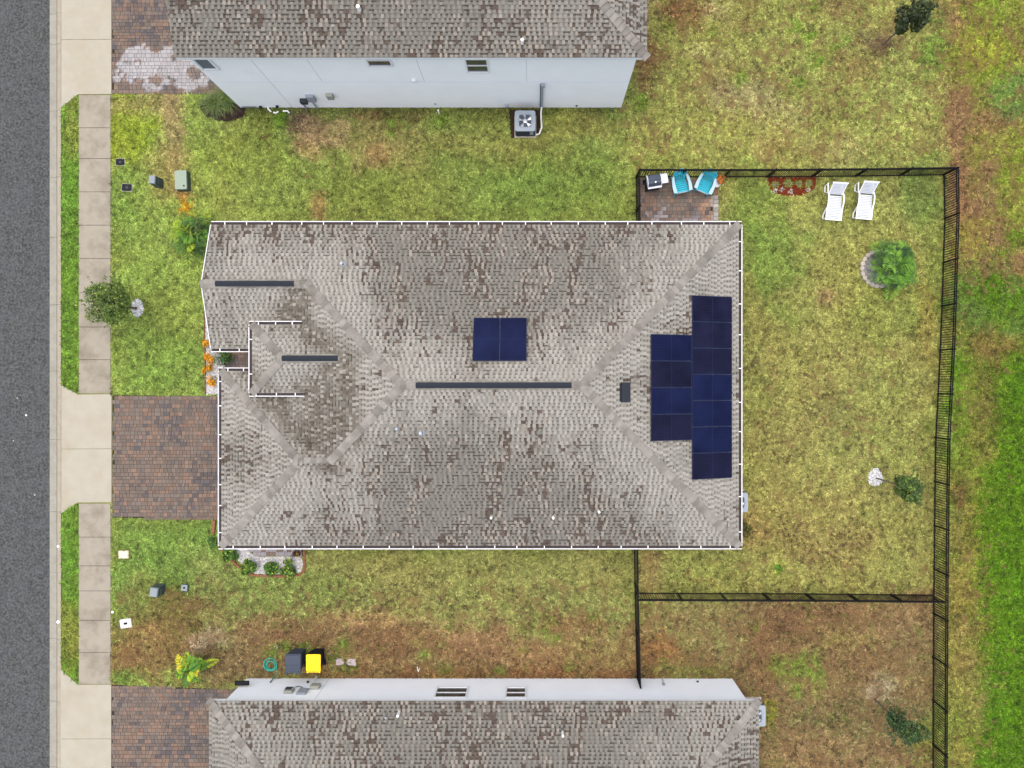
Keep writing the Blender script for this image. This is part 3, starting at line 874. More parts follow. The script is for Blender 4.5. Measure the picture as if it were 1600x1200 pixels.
# ---------------- the solar house
H1 = thing('house', 'single storey house with solar panels, white gutters and weathered hip roof', 'house', (-2, 0, 0))
YN, YS, XE, ZE = 6.72, -6.82, 8.62, 2.70
YR = (YN + YS) / 2; HALF = (YN - YS) / 2
ZR = ZE + HALF * PIT
XRE, XRW = XE - HALF, -5.18
XWE = XRW - HALF                       # eave line of the big west plane
GYS = 1.50; GYR = (YN + GYS) / 2; GZR = ZE + (YN - GYR) * PIT; GXJ = XRW - (GYR - YR); GXW = -13.64
KW, KYN = -13.2, 0.54; KYR = (KYN + YS) / 2; KH = (KYN - YS) / 2; KZR = ZE + KH * PIT; KXW = KW + KH; KXJ = XRW - (YR - KYR)
ZEE = 3.60; EW, EN, ES = -11.55, 2.43, -0.36; EYR = (EN + ES) / 2; EH = (EN - ES) / 2; EZR = ZEE + EH * PIT
def xw_at(z): return XRW - (ZR - z) / PIT
EXW, EXJ, EXE = EW + EH, xw_at(EZR), xw_at(ZEE)
pN = [(GXW, YN), (XE, YN), (XRE, YR), (XRW, YR), (GXJ, GYR), (GXW, GYR)]
pE = [(XE, YN), (XE, YS), (XRE, YR)]
pS = [(KW, YS), (XE, YS), (XRE, YR), (XRW, YR), (KXJ, KYR), (KXW, KYR)]
vg = (GXJ - (GYR - GYS), GYS); vk = (KXJ - KH, KYN)
pGS = [(GXW, GYR), (GXJ, GYR), vg, (GXW, GYS)]
pW = [(XRW, YR), (GXJ, GYR), (XWE, GYS + 0.0), (XWE, KYN), (KXJ, KYR)]
pKW = [(KW, KYN), (KW, YS), (KXW, KYR)]
pKN = [(KW, KYN), vk, (KXJ, KYR), (KXW, KYR)]
pEN = [(EW, EN), (EXE, EN), (EXJ, EYR), (EXW, EYR)]
pES = [(EW, ES), (EXE, ES), (EXJ, EYR), (EXW, EYR)]
pEW = [(EW, EN), (EW, ES), (EXW, EYR)]
facets = [(pN, (0, 1), ZE), (pE, (1, 0), ZE), (pS, (0, -1), ZE), (pGS, (0, -1), ZE), (pW, (-1, 0), ZE), (pKW, (-1, 0), ZE), (pKN, (0, 1), ZE),
          (pEN, (0, 1), ZEE), (pES, (0, -1), ZEE), (pEW, (-1, 0), ZEE)]
ridges = [((XRW, YR), (XRE, YR)), ((XRE, YR), (XE, YN)), ((XRE, YR), (XE, YS)), ((XRW, YR), (GXJ, GYR)), ((XRW, YR), (KXJ, KYR)),
          ((GXW, GYR), (GXJ, GYR)), ((KXW, KYR), (KXJ, KYR)), ((KXW, KYR), (KW, YS)), ((KXW, KYR), (KW, KYN)), ((EXW, EYR), (EXJ, EYR)), ((EXW, EYR), (EW, EN)), ((EXW, EYR), (EW, ES)),
          ((XE - 0.6, YN), (XE - 0.6, YS)), ((XRW - 1.0, YR), (-9, 0.6))]
valleys = [((EXJ, EYR), (EXE - 0.6, EN + 0.2)), ((EXJ, EYR), (EXE, ES)), ((KXJ, KYR), vk), ((GXJ - 0.4, GYR - 0.6), (-10.3, 2.75)), ((EXE + 0.4, ES), (KXJ - 0.2, KYR + 0.6)), ((EXE + 0.9, -0.2), (EXE + 1.1, -1.8)), ((EXE + 1.7, 0.6), (EXE + 1.9, -2.0))]
roof1 = make_roof(H1, facets, PIT, roof_colours(ridges, valleys), 50, tuple(H1.location))
cs = PIT / math.sqrt(2) * 1.0
for a, za, b, zb, ridge in [((XE, YN), ZE, (XRE, YR), ZR, 0), ((XE, YS), ZE, (XRE, YR), ZR, 0), ((GXJ, GYR), GZR, (XRW, YR), ZR, 0), ((KXJ, KYR), KZR, (XRW, YR), ZR, 0),
                            ((KW, YS), ZE, (KXW, KYR), KZR, 0), ((KW, KYN), ZE, (KXW, KYR), KZR, 0), ((EW, EN), ZEE, (EXW, EYR), EZR, 0), ((EW, ES), ZEE, (EXW, EYR), EZR, 0),
                            ((GXW, GYR), GZR, (GXJ, GYR), GZR, 1), ((KXW, KYR), KZR, (KXJ, KYR), KZR, 1), ((XRW, YR), ZR, (XRE, YR), ZR, 1), ((EXW, EYR), EZR, (EXJ, EYR), EZR, 1)]:
    sl = PIT if ridge else cs
    cap_line(roof1, (*a, za), (*b, zb), sl, sl, M['cap'])
ridge_vent(roof1, X(337, GZR), X(460, GZR), GYR, GZR + 0.02, PIT)
ridge_vent(roof1, X(441, EZR), X(528, EZR), EYR, EZR + 0.02, PIT)
ridge_vent(roof1, X(650, ZR), X(893, ZR), YR, ZR + 0.02, PIT)
def z_on(pp, px, py):
    poly, d, ze = pp; z = 3.4
    for _ in range(6):
        q = P(px, py, z); z = zplane(poly, d, ze, PIT, (q.x, q.y))
    return z
fN, fE, fS = facets[0], facets[1], facets[2]
vent_pipe(roof1, 536, 413, z_on(fN, 536, 413), M['galv'], 0.3, 0.06)
vent_pipe(roof1, 659, 676, z_on(fS, 659, 676), M['galv'], 0.38, 0.065)
vent_pipe(roof1, 620, 670, z_on(fS, 620, 670), M['galv'], 0.10, 0.045)
for px, py in ((768, 807), (864, 807), (935, 798)): vent_pipe(roof1, px, py, z_on(fS, px, py), M['pvc'], 0.36, 0.052, False)
# off-ridge exhaust vent box on the east slope
b = MB(); z = z_on(fE, 977, 613); q = P(977, 613, z); tl = Matrix.Rotation(math.atan(PIT), 3, 'Y')
b.box((q.x, q.y, q.z + 0.07), (0.38, 0.79, 0.12), 0, tl); b.box((q.x, q.y + 0.02, q.z + 0.135), (0.36, 0.012, 0.012), 0, tl)
b.box((q.x - 0.1, q.y, q.z + 0.05), (0.3, 0.7, 0.05), 0, tl); b.build('exhaust_vent', M['vent'], roof1, world=True)
# walls, soffit, fascia
foot = [(-13.35, 6.37), (8.25, 6.37), (8.25, -6.47), (-12.85, -6.47), (-12.85, 0.19), (-10.0, 0.19), (-10.0, 1.85), (-13.35, 1.85)]
b = MB(); b.prism(foot, 0, 2.5); b.build('wall', M['stucco_grey'], H1, world=True)
b = MB(); b.prism([(GXW + 0.04, YN - 0.02), (XE - 0.02, YN - 0.02), (XE - 0.02, YS + 0.02), (KW + 0.02, YS + 0.02), (KW + 0.02, KYN - 0.02), (XWE, KYN - 0.02), (XWE, GYS + 0.02), (GXW + 0.04, GYS + 0.02)], 2.505, 2.54); b.build('soffit', M['white'], H1, world=True)
b = MB(); b.prism([(EW + 0.03, EN - 0.03), (EXE + 0.6, EN - 0.03), (EXE + 0.6, ES + 0.03), (EW + 0.03, ES + 0.03)], 3.40, 3.44); b.build('soffit', M['white'], H1, world=True)
edge_fascia(H1, [((GXW, YN - 0.02), (XE, YN - 0.02)), ((XE - 0.02, YN), (XE - 0.02, YS)), ((KW, YS + 0.02), (XE, YS + 0.02)), ((KW + 0.02, YS), (KW + 0.02, KYN)), ((KW, KYN - 0.02), (XWE, KYN - 0.02)), ((GXW, GYS + 0.02), (XWE, GYS + 0.02))], 2.53, 2.69)
edge_fascia(H1, [((EW + 0.02, EN), (EW + 0.02, ES)), ((EW, EN - 0.02), (EXE, EN - 0.02)), ((EW, ES + 0.02), (EXE, ES + 0.02))], 3.43, 3.59)
b = MB()
for a, c in (((GXW - 0.012, YN), (GXW - 0.012, GYR)), ((GXW - 0.012, GYS), (GXW - 0.012, GYR))):
    vs = [(a[0] + o, p[1], zz + h) for o in (-0.012, 0.012) for p, zz in ((a, ZE), (c, GZR)) for h in (-0.16, 0.035)]
    b.add(vs, [(0, 1, 3, 2), (4, 6, 7, 5), (1, 5, 7, 3), (0, 2, 6, 4), (0, 4, 5, 1), (2, 3, 7, 6)])
b.build('rake_trim', M['white'], H1, world=True)
b = MB(); b.add([(GXW + 0.3, YN - 0.3, 2.5), (GXW + 0.3, GYS + 0.3, 2.5), (GXW + 0.3, GYR, GZR - 0.1)], [(0, 1, 2)]); b.build('gable_wall', M['stucco_grey'], H1, world=True)
for yy_ in (2.1, -0.05):
    b = MB(); b.box((-11.25, yy_, 1.7), (0.32, 0.32, 3.4)); b.build('porch_column', M['stucco_grey'], H1, world=True)
b = MB(); b.box((-9.985, 1.02, 1.15), (0.04, 0.95, 2.2)); b.build('door', M['black_plastic'], H1, world=True)
gutter(H1, (GXW, YN), (XE, YN), (0, 1), ZE, trim1=0.13)
gutter(H1, (XE, YN), (XE, YS), (1, 0), ZE, 1.3)
gutter(H1, (XE, YS), (KW, YS), (0, -1), ZE, 1.08, 0.13, 0.13)
gutter(H1, (KW, YS), (KW, KYN), (-1, 0), ZE, 0.97)
gutter(H1, (KW, KYN), (XWE - 0.05, KYN), (0, 1), ZE, 0.6, 0.13)
gutter(H1, (XWE - 0.05, GYS), (GXW + 0.02, GYS), (0, -1), ZE, 0.7)
gutter(H1, (EW, EN), (EW, ES), (-1, 0), ZEE, 0.95)
gutter(H1, (EXE - 0.28, EN), (EW, EN), (0, 1), ZEE, 0.62, 0, 0.13)
gutter(H1, (EW, ES), (EXE - 0.18, ES), (0, -1), ZEE, 0.62, 0.13)

# ---------------- the two-storey house at the top
H2 = thing('house', 'two storey pale grey stucco house at the top edge with brown shingle roof', 'house', (-4.7, 17, 0))
TZ = 5.70; TYS, TYN, TXE, TXW = 12.41, 22.8, 4.28, -13.65
TYR = (TYS + TYN) / 2; TH = (TYN - TYS) / 2; TZR = TZ + TH * PIT
tS = [(TXW, TYS), (TXE, TYS), (TXE - TH, TYR), (TXW, TYR)]
tN = [(TXW, TYN), (TXE, TYN), (TXE - TH, TYR), (TXW, TYR)]
tE = [(TXE, TYS), (TXE, TYN), (TXE - TH, TYR)]
r2 = make_roof(H2, [(tS, (0, -1), TZ), (tN, (0, 1), TZ), (tE, (1, 0), TZ)], PIT, roof_colours([((TXE, TYS), (TXE - TH, TYR)), ((-20, TYR), (5, TYR))], [], 0.45, 0.9), 80, tuple(H2.location))
cap_line(r2, (TXE, TYS, TZ), (TXE - TH, TYR, TZR), cs, cs, M['cap'])
cap_line(r2, (TXE, TYN, TZ), (TXE - TH, TYR, TZR), cs, cs, M['cap'])
cap_line(r2, (TXW, TYR, TZR), (TXE - TH, TYR, TZR), PIT, PIT, M['cap'])
fT = (tS, (0, -1), TZ)
def z_onT(px, py):
    z = 6.0
    for _ in range(6):
        q = P(px, py, z); z = zplane(*fT, PIT, (q.x, q.y))
    return z
vent_pipe(r2, 562, 16, z_onT(562, 16), M['pvc'], 0.3, 0.07, False)
vent_pipe(r2, 816, 68, z_onT(816, 68), M['pvc'], 0.32, 0.06, False)
WY2 = Y(168.3); WX20, WX21 = X(376), X(970.5)
b = MB(); b.box(((WX20 + WX21) / 2, (WY2 + 22.4) / 2, 5.5 / 2), (WX21 - WX20, 22.4 - WY2, 5.5)); b.build('wall', M['stucco_grey'], H2, world=True)
b = MB(); b.prism([(TXW + 0.02, TYS + 0.02), (TXE - 0.02, TYS + 0.02), (TXE - 0.02, TYN - 0.02), (TXW + 0.02, TYN - 0.02)], 5.505, 5.54); b.build('soffit', M['white'], H2, world=True)
edge_fascia(H2, [((TXW, TYS + 0.01), (TXE, TYS + 0.01)), ((TXE - 0.01, TYS), (TXE - 0.01, TYN))], 5.52, 5.685)
def joint(house, x0, z0, x1, z1, y, w=0.018, m=None):
    b = MB()
    if abs(x1 - x0) > abs(z1 - z0): b.box(((x0 + x1) / 2, y, (z0 + z1) / 2), (x1 - x0, 0.006, w))
    else: b.box(((x0 + x1) / 2, y, (z0 + z1) / 2), (w, 0.006, z1 - z0))
    b.build('control_joint', m or M['stucco_line'], house, world=True)
MJ = mat('stucco_joint_soft', (0.49, 0.525, 0.60), rough=0.9)
joint(H2, WX20, 2.82, WX21, 2.82, WY2 - 0.002, 0.02, MJ)
joint(H2, -11.1, 0.05, -11.1, 5.4, WY2 - 0.002, 0.014)
for xx in (-8.9, -4.62, -0.32): joint(H2, xx, 2.84, xx, 5.4, WY2 - 0.002, 0.012)
def window(house, x0, x1, z0, z1, y, s, rails=1, m_pane=None, fw=0.06):
    """s = -1 window faces -Y, +1 faces +Y"""
    b = MB(); t = 0.09; yc = y + s * 0.02
    for (c, d) in ((((x0 + x1) / 2, yc, z0 + fw / 2), (x1 - x0, t, fw)), (((x0 + x1) / 2, yc, z1 - fw / 2), (x1 - x0, t, fw)), ((x0 + fw / 2, yc, (z0 + z1) / 2), (fw, t, z1 - z0 - 2 * fw)), ((x1 - fw / 2, yc, (z0 + z1) / 2), (fw, t, z1 - z0 - 2 * fw))):
        b.box(c, d)
    w = b.build('window', M['white'], house, world=True)
    b = MB(); b.box(((x0 + x1) / 2, y + s * 0.012, (z0 + z1) / 2), (x1 - x0 - 2 * fw, 0.012, z1 - z0 - 2 * fw)); b.build('pane', m_pane or M['glass'], w, world=True)
    for i in range(rails):
        b = MB(); zz = z0 + (z1 - z0) * (i + 1) / (rails + 1); b.box(((x0 + x1) / 2, y + s * 0.03, zz), (x1 - x0 - 2 * fw, 0.03, 0.05)); b.build('sash_rail', M['white'], w, world=True)
window(H2, -2.74, -1.82, 3.80, 5.05, WY2, -1)
window(H2, -6.60, -5.62, 4.36, 5.40, WY2, -1)
window(H2, -13.38, -12.66, 4.05, 5.15, WY2, -1, 0, M['blind'], 0.09)
def wallbox(house, name, x, z, y, s, d, m, label=None):
    b = MB(); b.box((x, y + s * d[1] / 2, z), d); o = b.build(name, m, house, world=True)
    if label: o['label'] = label
    return o
wallbox(H2, 'electric_meter', (487.5 - NX) / 35.2, 1.25, WY2, -1, (0.34, 0.14, 0.55), M['meter_grey'])
wallbox(H2, 'disconnect_box', (515 - NX) / 35.7, 1.5, WY2, -1, (0.28, 0.16, 0.36), M['meter_cream'])
wallbox(H2, 'disconnect_cover', (515 - NX) / 35.6, 1.3, WY2, -1, (0.26, 0.15, 0.06), M['meter_dark'])
wallbox(H2, 'gas_meter', (477 - NX) / 34.8, 0.95, WY2, -1, (0.30, 0.18, 0.28), M['ac_dark'])
for (x0_, x1_, z1_) in ((-10.45, -10.45, 0.9), (-9.95, -9.95, 1.0)):
    b = MB(); b.tube([(x0_, WY2 - 0.06, 0), (x0_, WY2 - 0.06, z1_)], 0.035, 8); b.build('conduit', M['meter_grey'], H2, smooth=True, world=True)
b = MB(); b.box((0.33, WY2 - 0.055, 1.45), (0.10, 0.11, 2.5)); b.box((0.36, WY2 - 0.07, 2.62), (0.16, 0.14, 0.2)); b.build('line_cover', M['ac_grey'], H2, world=True)
b = MB(); b.box((0.26, WY2 - 0.02, 1.4), (0.03, 0.04, 2.4)); b.build('line_cover_strip', M['strip_grey'], H2, world=True)  # thin grey strip along the left side of the line cover
wallbox(H2, 'outdoor_outlet', X(647, 3.0), 3.05, WY2, -1, (0.16, 0.10, 0.14), M['white'])
wallbox(H2, 'outdoor_outlet', X(680, 0.5), 0.5, WY2, -1, (0.10, 0.05, 0.06), M['meter_grey'])
b = MB(); b.tube([(X(792, 0.0), WY2 - 0.04, 0), (X(792, 0.0), WY2 - 0.04, 0.35)], 0.018, 6); b.box((X(792, 0.4), WY2 - 0.07, 0.42), (0.17, 0.12, 0.10)); b.build('hose_spigot', M['meter_grey'], H2, world=True)
wallbox(H2, 'wall_vent', X(901, 0.3), 0.28, WY2, -1, (0.09, 0.05, 0.05), M['black_plastic'])
for xx, zz in ((407, 0.2), (433, 0.25)): wallbox(H2, 'faucet', X(xx, zz), zz, WY2, -1, (0.11, 0.1, 0.08), M['black_plastic'])
b = MB(); b.tube([(X(380), WY2 - 0.03, 0.18), (X(403), WY2 - 0.03, 0.18)], 0.012, 6); b.tube([(X(380), WY2 - 0.03, 0.08), (X(403), WY2 - 0.03, 0.08)], 0.012, 6); b.build('conduit', M['meter_dark'], H2, world=True)

# ---------------- the house at the bottom
H3 = thing('house', 'single storey white walled house along the bottom edge with brown shingle roof', 'house', (-2, -20, 0))
BZ = 2.70; BYN, BYS, BXW, BXE = -13.36, -27.3, -13.72, 9.47
BH = (BYN - BYS) / 2; BYR = (BYN + BYS) / 2; BZR = BZ + BH * PIT
bN = [(BXW, BYN), (BXE, BYN), (BXE - BH, BYR), (BXW + BH, BYR)]
bS = [(BXW, BYS), (BXE, BYS), (BXE - BH, BYR), (BXW + BH, BYR)]
bW = [(BXW, BYN), (BXW, BYS), (BXW + BH, BYR)]
bE = [(BXE, BYN), (BXE, BYS), (BXE - BH, BYR)]
r3 = make_roof(H3, [(bN, (0, 1), BZ), (bS, (0, -1), BZ), (bW, (-1, 0), BZ), (bE, (1, 0), BZ)], PIT, roof_colours([((BXW, BYN), (BXW + BH, BYR)), ((BXE, BYN), (BXE - BH, BYR)), ((-14, BYR), (9, BYR))], [], 0.6, 1.0), 120, tuple(H3.location))
for a in ((BXW, BYN), (BXW, BYS)): cap_line(r3, (*a, BZ), (BXW + BH, BYR, BZR), cs, cs, M['cap'])
for a in ((BXE, BYN), (BXE, BYS)): cap_line(r3, (*a, BZ), (BXE - BH, BYR, BZR), cs, cs, M['cap'])
cap_line(r3, (BXW + BH, BYR, BZR), (BXE - BH, BYR, BZR), PIT, PIT, M['cap'])
def z_onB(px, py):
    z = 3.0
    for _ in range(6):
        q = P(px, py, z); z = zplane(bN, (0, 1), BZ, PIT, (q.x, q.y))
    return z
vent_pipe(r3, 624, 1112, z_onB(624, 1112), M['pvc'], 0.42, 0.055, False)
vent_pipe(r3, 605, 1116, z_onB(605, 1116), M['galv'], 0.34, 0.04, False)
vent_pipe(r3, 879, 1143, z_onB(879, 1143), M['pvc'], 0.4, 0.05, False)
WY3 = -13.53; WX30, WX31 = X(385.5), X(1144)
b = MB(); b.box(((WX30 + WX31) / 2, (WY3 - 27.0) / 2, 1.25), (WX31 - WX30, WY3 + 27.0, 2.5)); b.build('wall', M['stucco_white'], H3, world=True)
b = MB(); b.prism([(BXW + 0.02, BYN - 0.02), (BXE - 0.02, BYN - 0.02), (BXE - 0.02, BYS + 0.02), (BXW + 0.02, BYS + 0.02)], 2.505, 2.54); b.build('soffit', M['white'], H3, world=True)
edge_fascia(H3, [((BXW, BYN - 0.01), (BXE, BYN - 0.01)), ((BXE - 0.01, BYS), (BXE - 0.01, BYN)), ((BXW + 0.01, BYS), (BXW + 0.01, BYN))], 2.53, 2.685)
window(H3, -4.34, -2.92, 1.02, 2.12, WY3, 1)
window(H3, -1.27, -0.35, 1.04, 2.12, WY3, 1)
joint(H3, (512 - NX) / 34.3, 0.05, (512 - NX) / 34.3, 2.4, WY3 + 0.002, 0.014)
wallbox(H3, 'utility_box', X(452, 1.45), 1.45, WY3, 1, (0.36, 0.13, 0.42), M['meter_cream'])
wallbox(H3, 'utility_box_door', X(452, 1.3), 1.38, WY3 + 0.13, 1, (0.28, 0.02, 0.26), M['meter_dark'])
wallbox(H3, 'electric_meter', X(473, 1.5), 1.5, WY3, 1, (0.40, 0.10, 0.5), M['meter_grey'])
wallbox(H3, 'gas_meter', X(493, 1.05), 1.05, WY3, 1, (0.38, 0.16, 0.34), M['meter_cream'])
b = MB(); b.tube([(X(494, 0.1), WY3 + 0.09, 0.02), (X(494, 0.1), WY3 + 0.09, 1.2)], 0.04, 8); b.build('conduit', M['pvc'], H3, smooth=True, world=True)
b = MB(); b.tube([(X(461, 1.1), WY3 + 0.05, 1.05), (X(467, 1.0), WY3 + 0.06, 0.98), (X(473, 1.1), WY3 + 0.05, 1.1)], 0.018, 6); b.build('cable', M['black_plastic'], H3, world=True)
wallbox(H3, 'faucet', X(481, 0.5), 0.5, WY3, 1, (0.10, 0.09, 0.07), M['meter_dark'])
b = MB(); b.tube([(X(427, 0.1), WY3 + 0.05, 0.05), (X(424, 0.4), WY3 + 0.05, 0.55)], 0.022, 6); b.build('hose_spigot', M['black_plastic'], H3, world=True)
b = MB(); b.box((-13.05, WY3 + 0.18, 0.95), (0.62, 0.18, 0.10)); b.build('wall_lamp', M['black_plastic'], H3, world=True)
b = MB(); b.tube([(X(1035, 0.1), WY3 + 0.03, 0.02), (X(1036, 0.5), WY3 + 0.03, 0.6)], 0.015, 6); b.lathe([(0.06, 0), (0.07, 0.05), (0.05, 0.1)], (X(1037, 0.75), WY3 + 0.05, 0.7), 10); b.build('cable_box', M['green_mid'], H3, world=True)
wallbox(H3, 'wall_vent', X(1090, 0.4), 0.4, WY3, 1, (0.09, 0.05, 0.06), M['black_plastic'])

# ------------------------------------------------------------------ solar panels
def solar_panel(label, group, px0, py0, px1, py1, face, horizontal, m):
    """panel covering the photo rectangle, lying 0.11 m above the roof face"""
    cx, cy = (px0 + px1) / 2, (py0 + py1) / 2
    poly, d, ze = face
    z = z_on(face, cx, cy) + 0.13
    c = P(cx, cy, z)
    def edge(px, py):
        zz = z_on(face, px, py) + 0.13; return P(px, py, zz)
    s = S(z); w, h = (px1 - px0) / s, (py1 - py0) / s
    if d[0]: e0, e1 = edge(px0, cy), edge(px1, cy); w = e1.x - e0.x; c = (e0 + e1) / 2
    else: e0, e1 = edge(cx, py0), edge(cx, py1); h = e0.y - e1.y; c = (e0 + e1) / 2
    t = thing('solar_panel', label, 'solar panel', c, 0, group)
    if d[0]: t.rotation_euler = (0, math.atan(PIT), 0); w /= math.cos(math.atan(PIT))
    else: t.rotation_euler = (-math.atan(PIT) * d[1], 0, 0); h /= math.cos(math.atan(PIT))
    w -= 0.012; h -= 0.012; f = 0.022
    b = MB()
    for cc_, dd_ in (((0, h / 2 - f / 2, 0), (w, f, 0.04)), ((0, -h / 2 + f / 2, 0), (w, f, 0.04)), ((w / 2 - f / 2, 0, 0), (f, h - 2 * f, 0.04)), ((-w / 2 + f / 2, 0, 0), (f, h - 2 * f, 0.04))):
        b.box(cc_, dd_)
    b.build('frame', M['panel_frame'], t)
    b = MB(); b.box((0, 0, 0.004), (w - 2 * f, h - 2 * f, 0.02)); b.build('glass', m, t)
    b = MB()
    if horizontal:
        b.box((0, 0, 0.0152), (0.014, h - 2 * f, 0.002))
        for k in range(1, 10): b.box((0, -h / 2 + h * k / 10, 0.0148), (w - 2 * f - 0.01, 0.004, 0.0016))
    else:
        b.box((0, 0, 0.0152), (w - 2 * f, 0.014, 0.002))
        for k in range(1, 10): b.box((-w / 2 + w * k / 10, 0, 0.0148), (0.004, h - 2 * f - 0.01, 0.0016))
    b.build('cell_lines', M['panel_line'], t)
    b = MB()
    for sx in (-0.3, 0.3):
        b.box((sx * w, 0, -0.06), (0.05, h * 0.96, 0.07)) if not horizontal else b.box((0, sx * h, -0.06), (w * 0.96, 0.05, 0.07))
    b.build('mounting_rail', M['black'], t)
    return t
ORD = ['first', 'second', 'third', 'fourth', 'fifth', 'sixth', 'seventh']
for i, (a, b_) in enumerate(((739, 781), (781, 823))):
    solar_panel(('west' if i == 0 else 'east') + ' one of the pair of navy solar panels on the north slope', 'pair of panels on the north slope', a, 496.5, b_, 564, fN, False, M['panel'])
for i in range(7):
    y0 = 462.5 + i * 40.8
    w_ = ['northernmost panel', 'second panel from the north', 'third panel from the north', 'middle panel', 'third panel from the south', 'second panel from the south', 'southernmost panel'][i]
    solar_panel(w_ + ' of the seven panel solar column beside the east gutter', 'column of seven panels by the east gutter', 1081.5, y0, 1143.5, y0 + 40.8, fE, True, M['panel_b'] if i in (0, 1, 2, 6) else M['panel'])
for i in range(4):
    y0 = 522.5 + i * 41.5
    w_ = ['northernmost panel', 'second panel from the north', 'second panel from the south', 'southernmost panel'][i]
    solar_panel(w_ + ' of the four panel solar column nearer the ridge', 'column of four panels nearer the ridge', 1017, y0, 1080.8, y0 + 41.5, fE, True, M['panel'] if i in (0, 2) else M['panel_b'])

# ------------------------------------------------------------------ fence
ub = MB(); ub.box((0, 0, 0), (1, 1, 1)); UNIT = ub.mesh('bar', M['black'])
ub = MB(); ub.frustum((0, 0), (0.07, 0.07), (0.005, 0.005), 0, 0.03); ub.frustum((0, 0), (0.068, 0.068), (0.068, 0.068), -1.30, 0); POST = ub.mesh('post', M['black'])
def fence(label, pts_px, post_step=68.0, h=1.22, first_post=True, last_post=True, spacing=0.112):
    base = P(*pts_px[0]); t = thing('fence', label, 'fence', base)
    pts = [P(*p) for p in pts_px]
    cum = [0.0]
    for a, b in zip(pts[:-1], pts[1:]): cum.append(cum[-1] + (b - a).length)
    L = cum[-1]
    def at(s):
        for i in range(len(pts) - 1):
            if s <= cum[i + 1] + 1e-6:
                f = (s - cum[i]) / (cum[i + 1] - cum[i]); return pts[i].lerp(pts[i + 1], f), (pts[i + 1] - pts[i]).normalized()
        return pts[-1], (pts[-1] - pts[-2]).normalized()
    nb = max(1, round(L / (post_step / S0)))
    ss = [L * i / nb for i in range(nb + 1)]
    for i, s in enumerate(ss):
        if (i == 0 and not first_post) or (i == nb and not last_post): continue
        p, d = at(s); link('post', POST, t, p - base + Vector((0, 0, h + 0.02)), (random.uniform(-.01, .01), random.uniform(-.01, .01), math.atan2(d.y, d.x)))
    for s0, s1 in zip(ss[:-1], ss[1:]):
        a, _ = at(s0); b, _ = at(s1); d = b - a; ln = d.length; ang = math.atan2(d.y, d.x); mid = (a + b) / 2 - base
        for zz in (0.10, h - 0.17, h - 0.02):
            link('rail', UNIT, t, mid + Vector((0, 0, zz)), (0, 0, ang), (ln, 0.040, 0.042))
        n = int(ln / spacing)
        for k in range(1, n + 1):
            q = a.lerp(b, k / (n + 1)) - base
            link('picket', UNIT, t, q + Vector((0, 0, h / 2)), (0, 0, ang), (0.026, 0.026, h - 0.04))
    return t
fence('black metal fence along the north side of the back yard', [(994, 277), (1196, 277), (1334, 276), (1473, 274)])
fence('long black metal fence along the east side of the back yard', [(1473.5, 274), (1475, 326), (1468.5, 529), (1460, 696), (1457.5, 929), (1456, 1230)], 67, first_post=False)
fence('black metal fence along the south side of the back yard', [(992, 926), (1257, 927), (1457, 929)], 67, first_post=False, last_post=False)
fence('short black metal fence between the grill and the lawn', [(994, 277), (994, 385)], 60, first_post=False)
fence('black metal fence from the solar house to the white house', [(990.5, 838), (991.5, 926), (995, 1057)], 66)

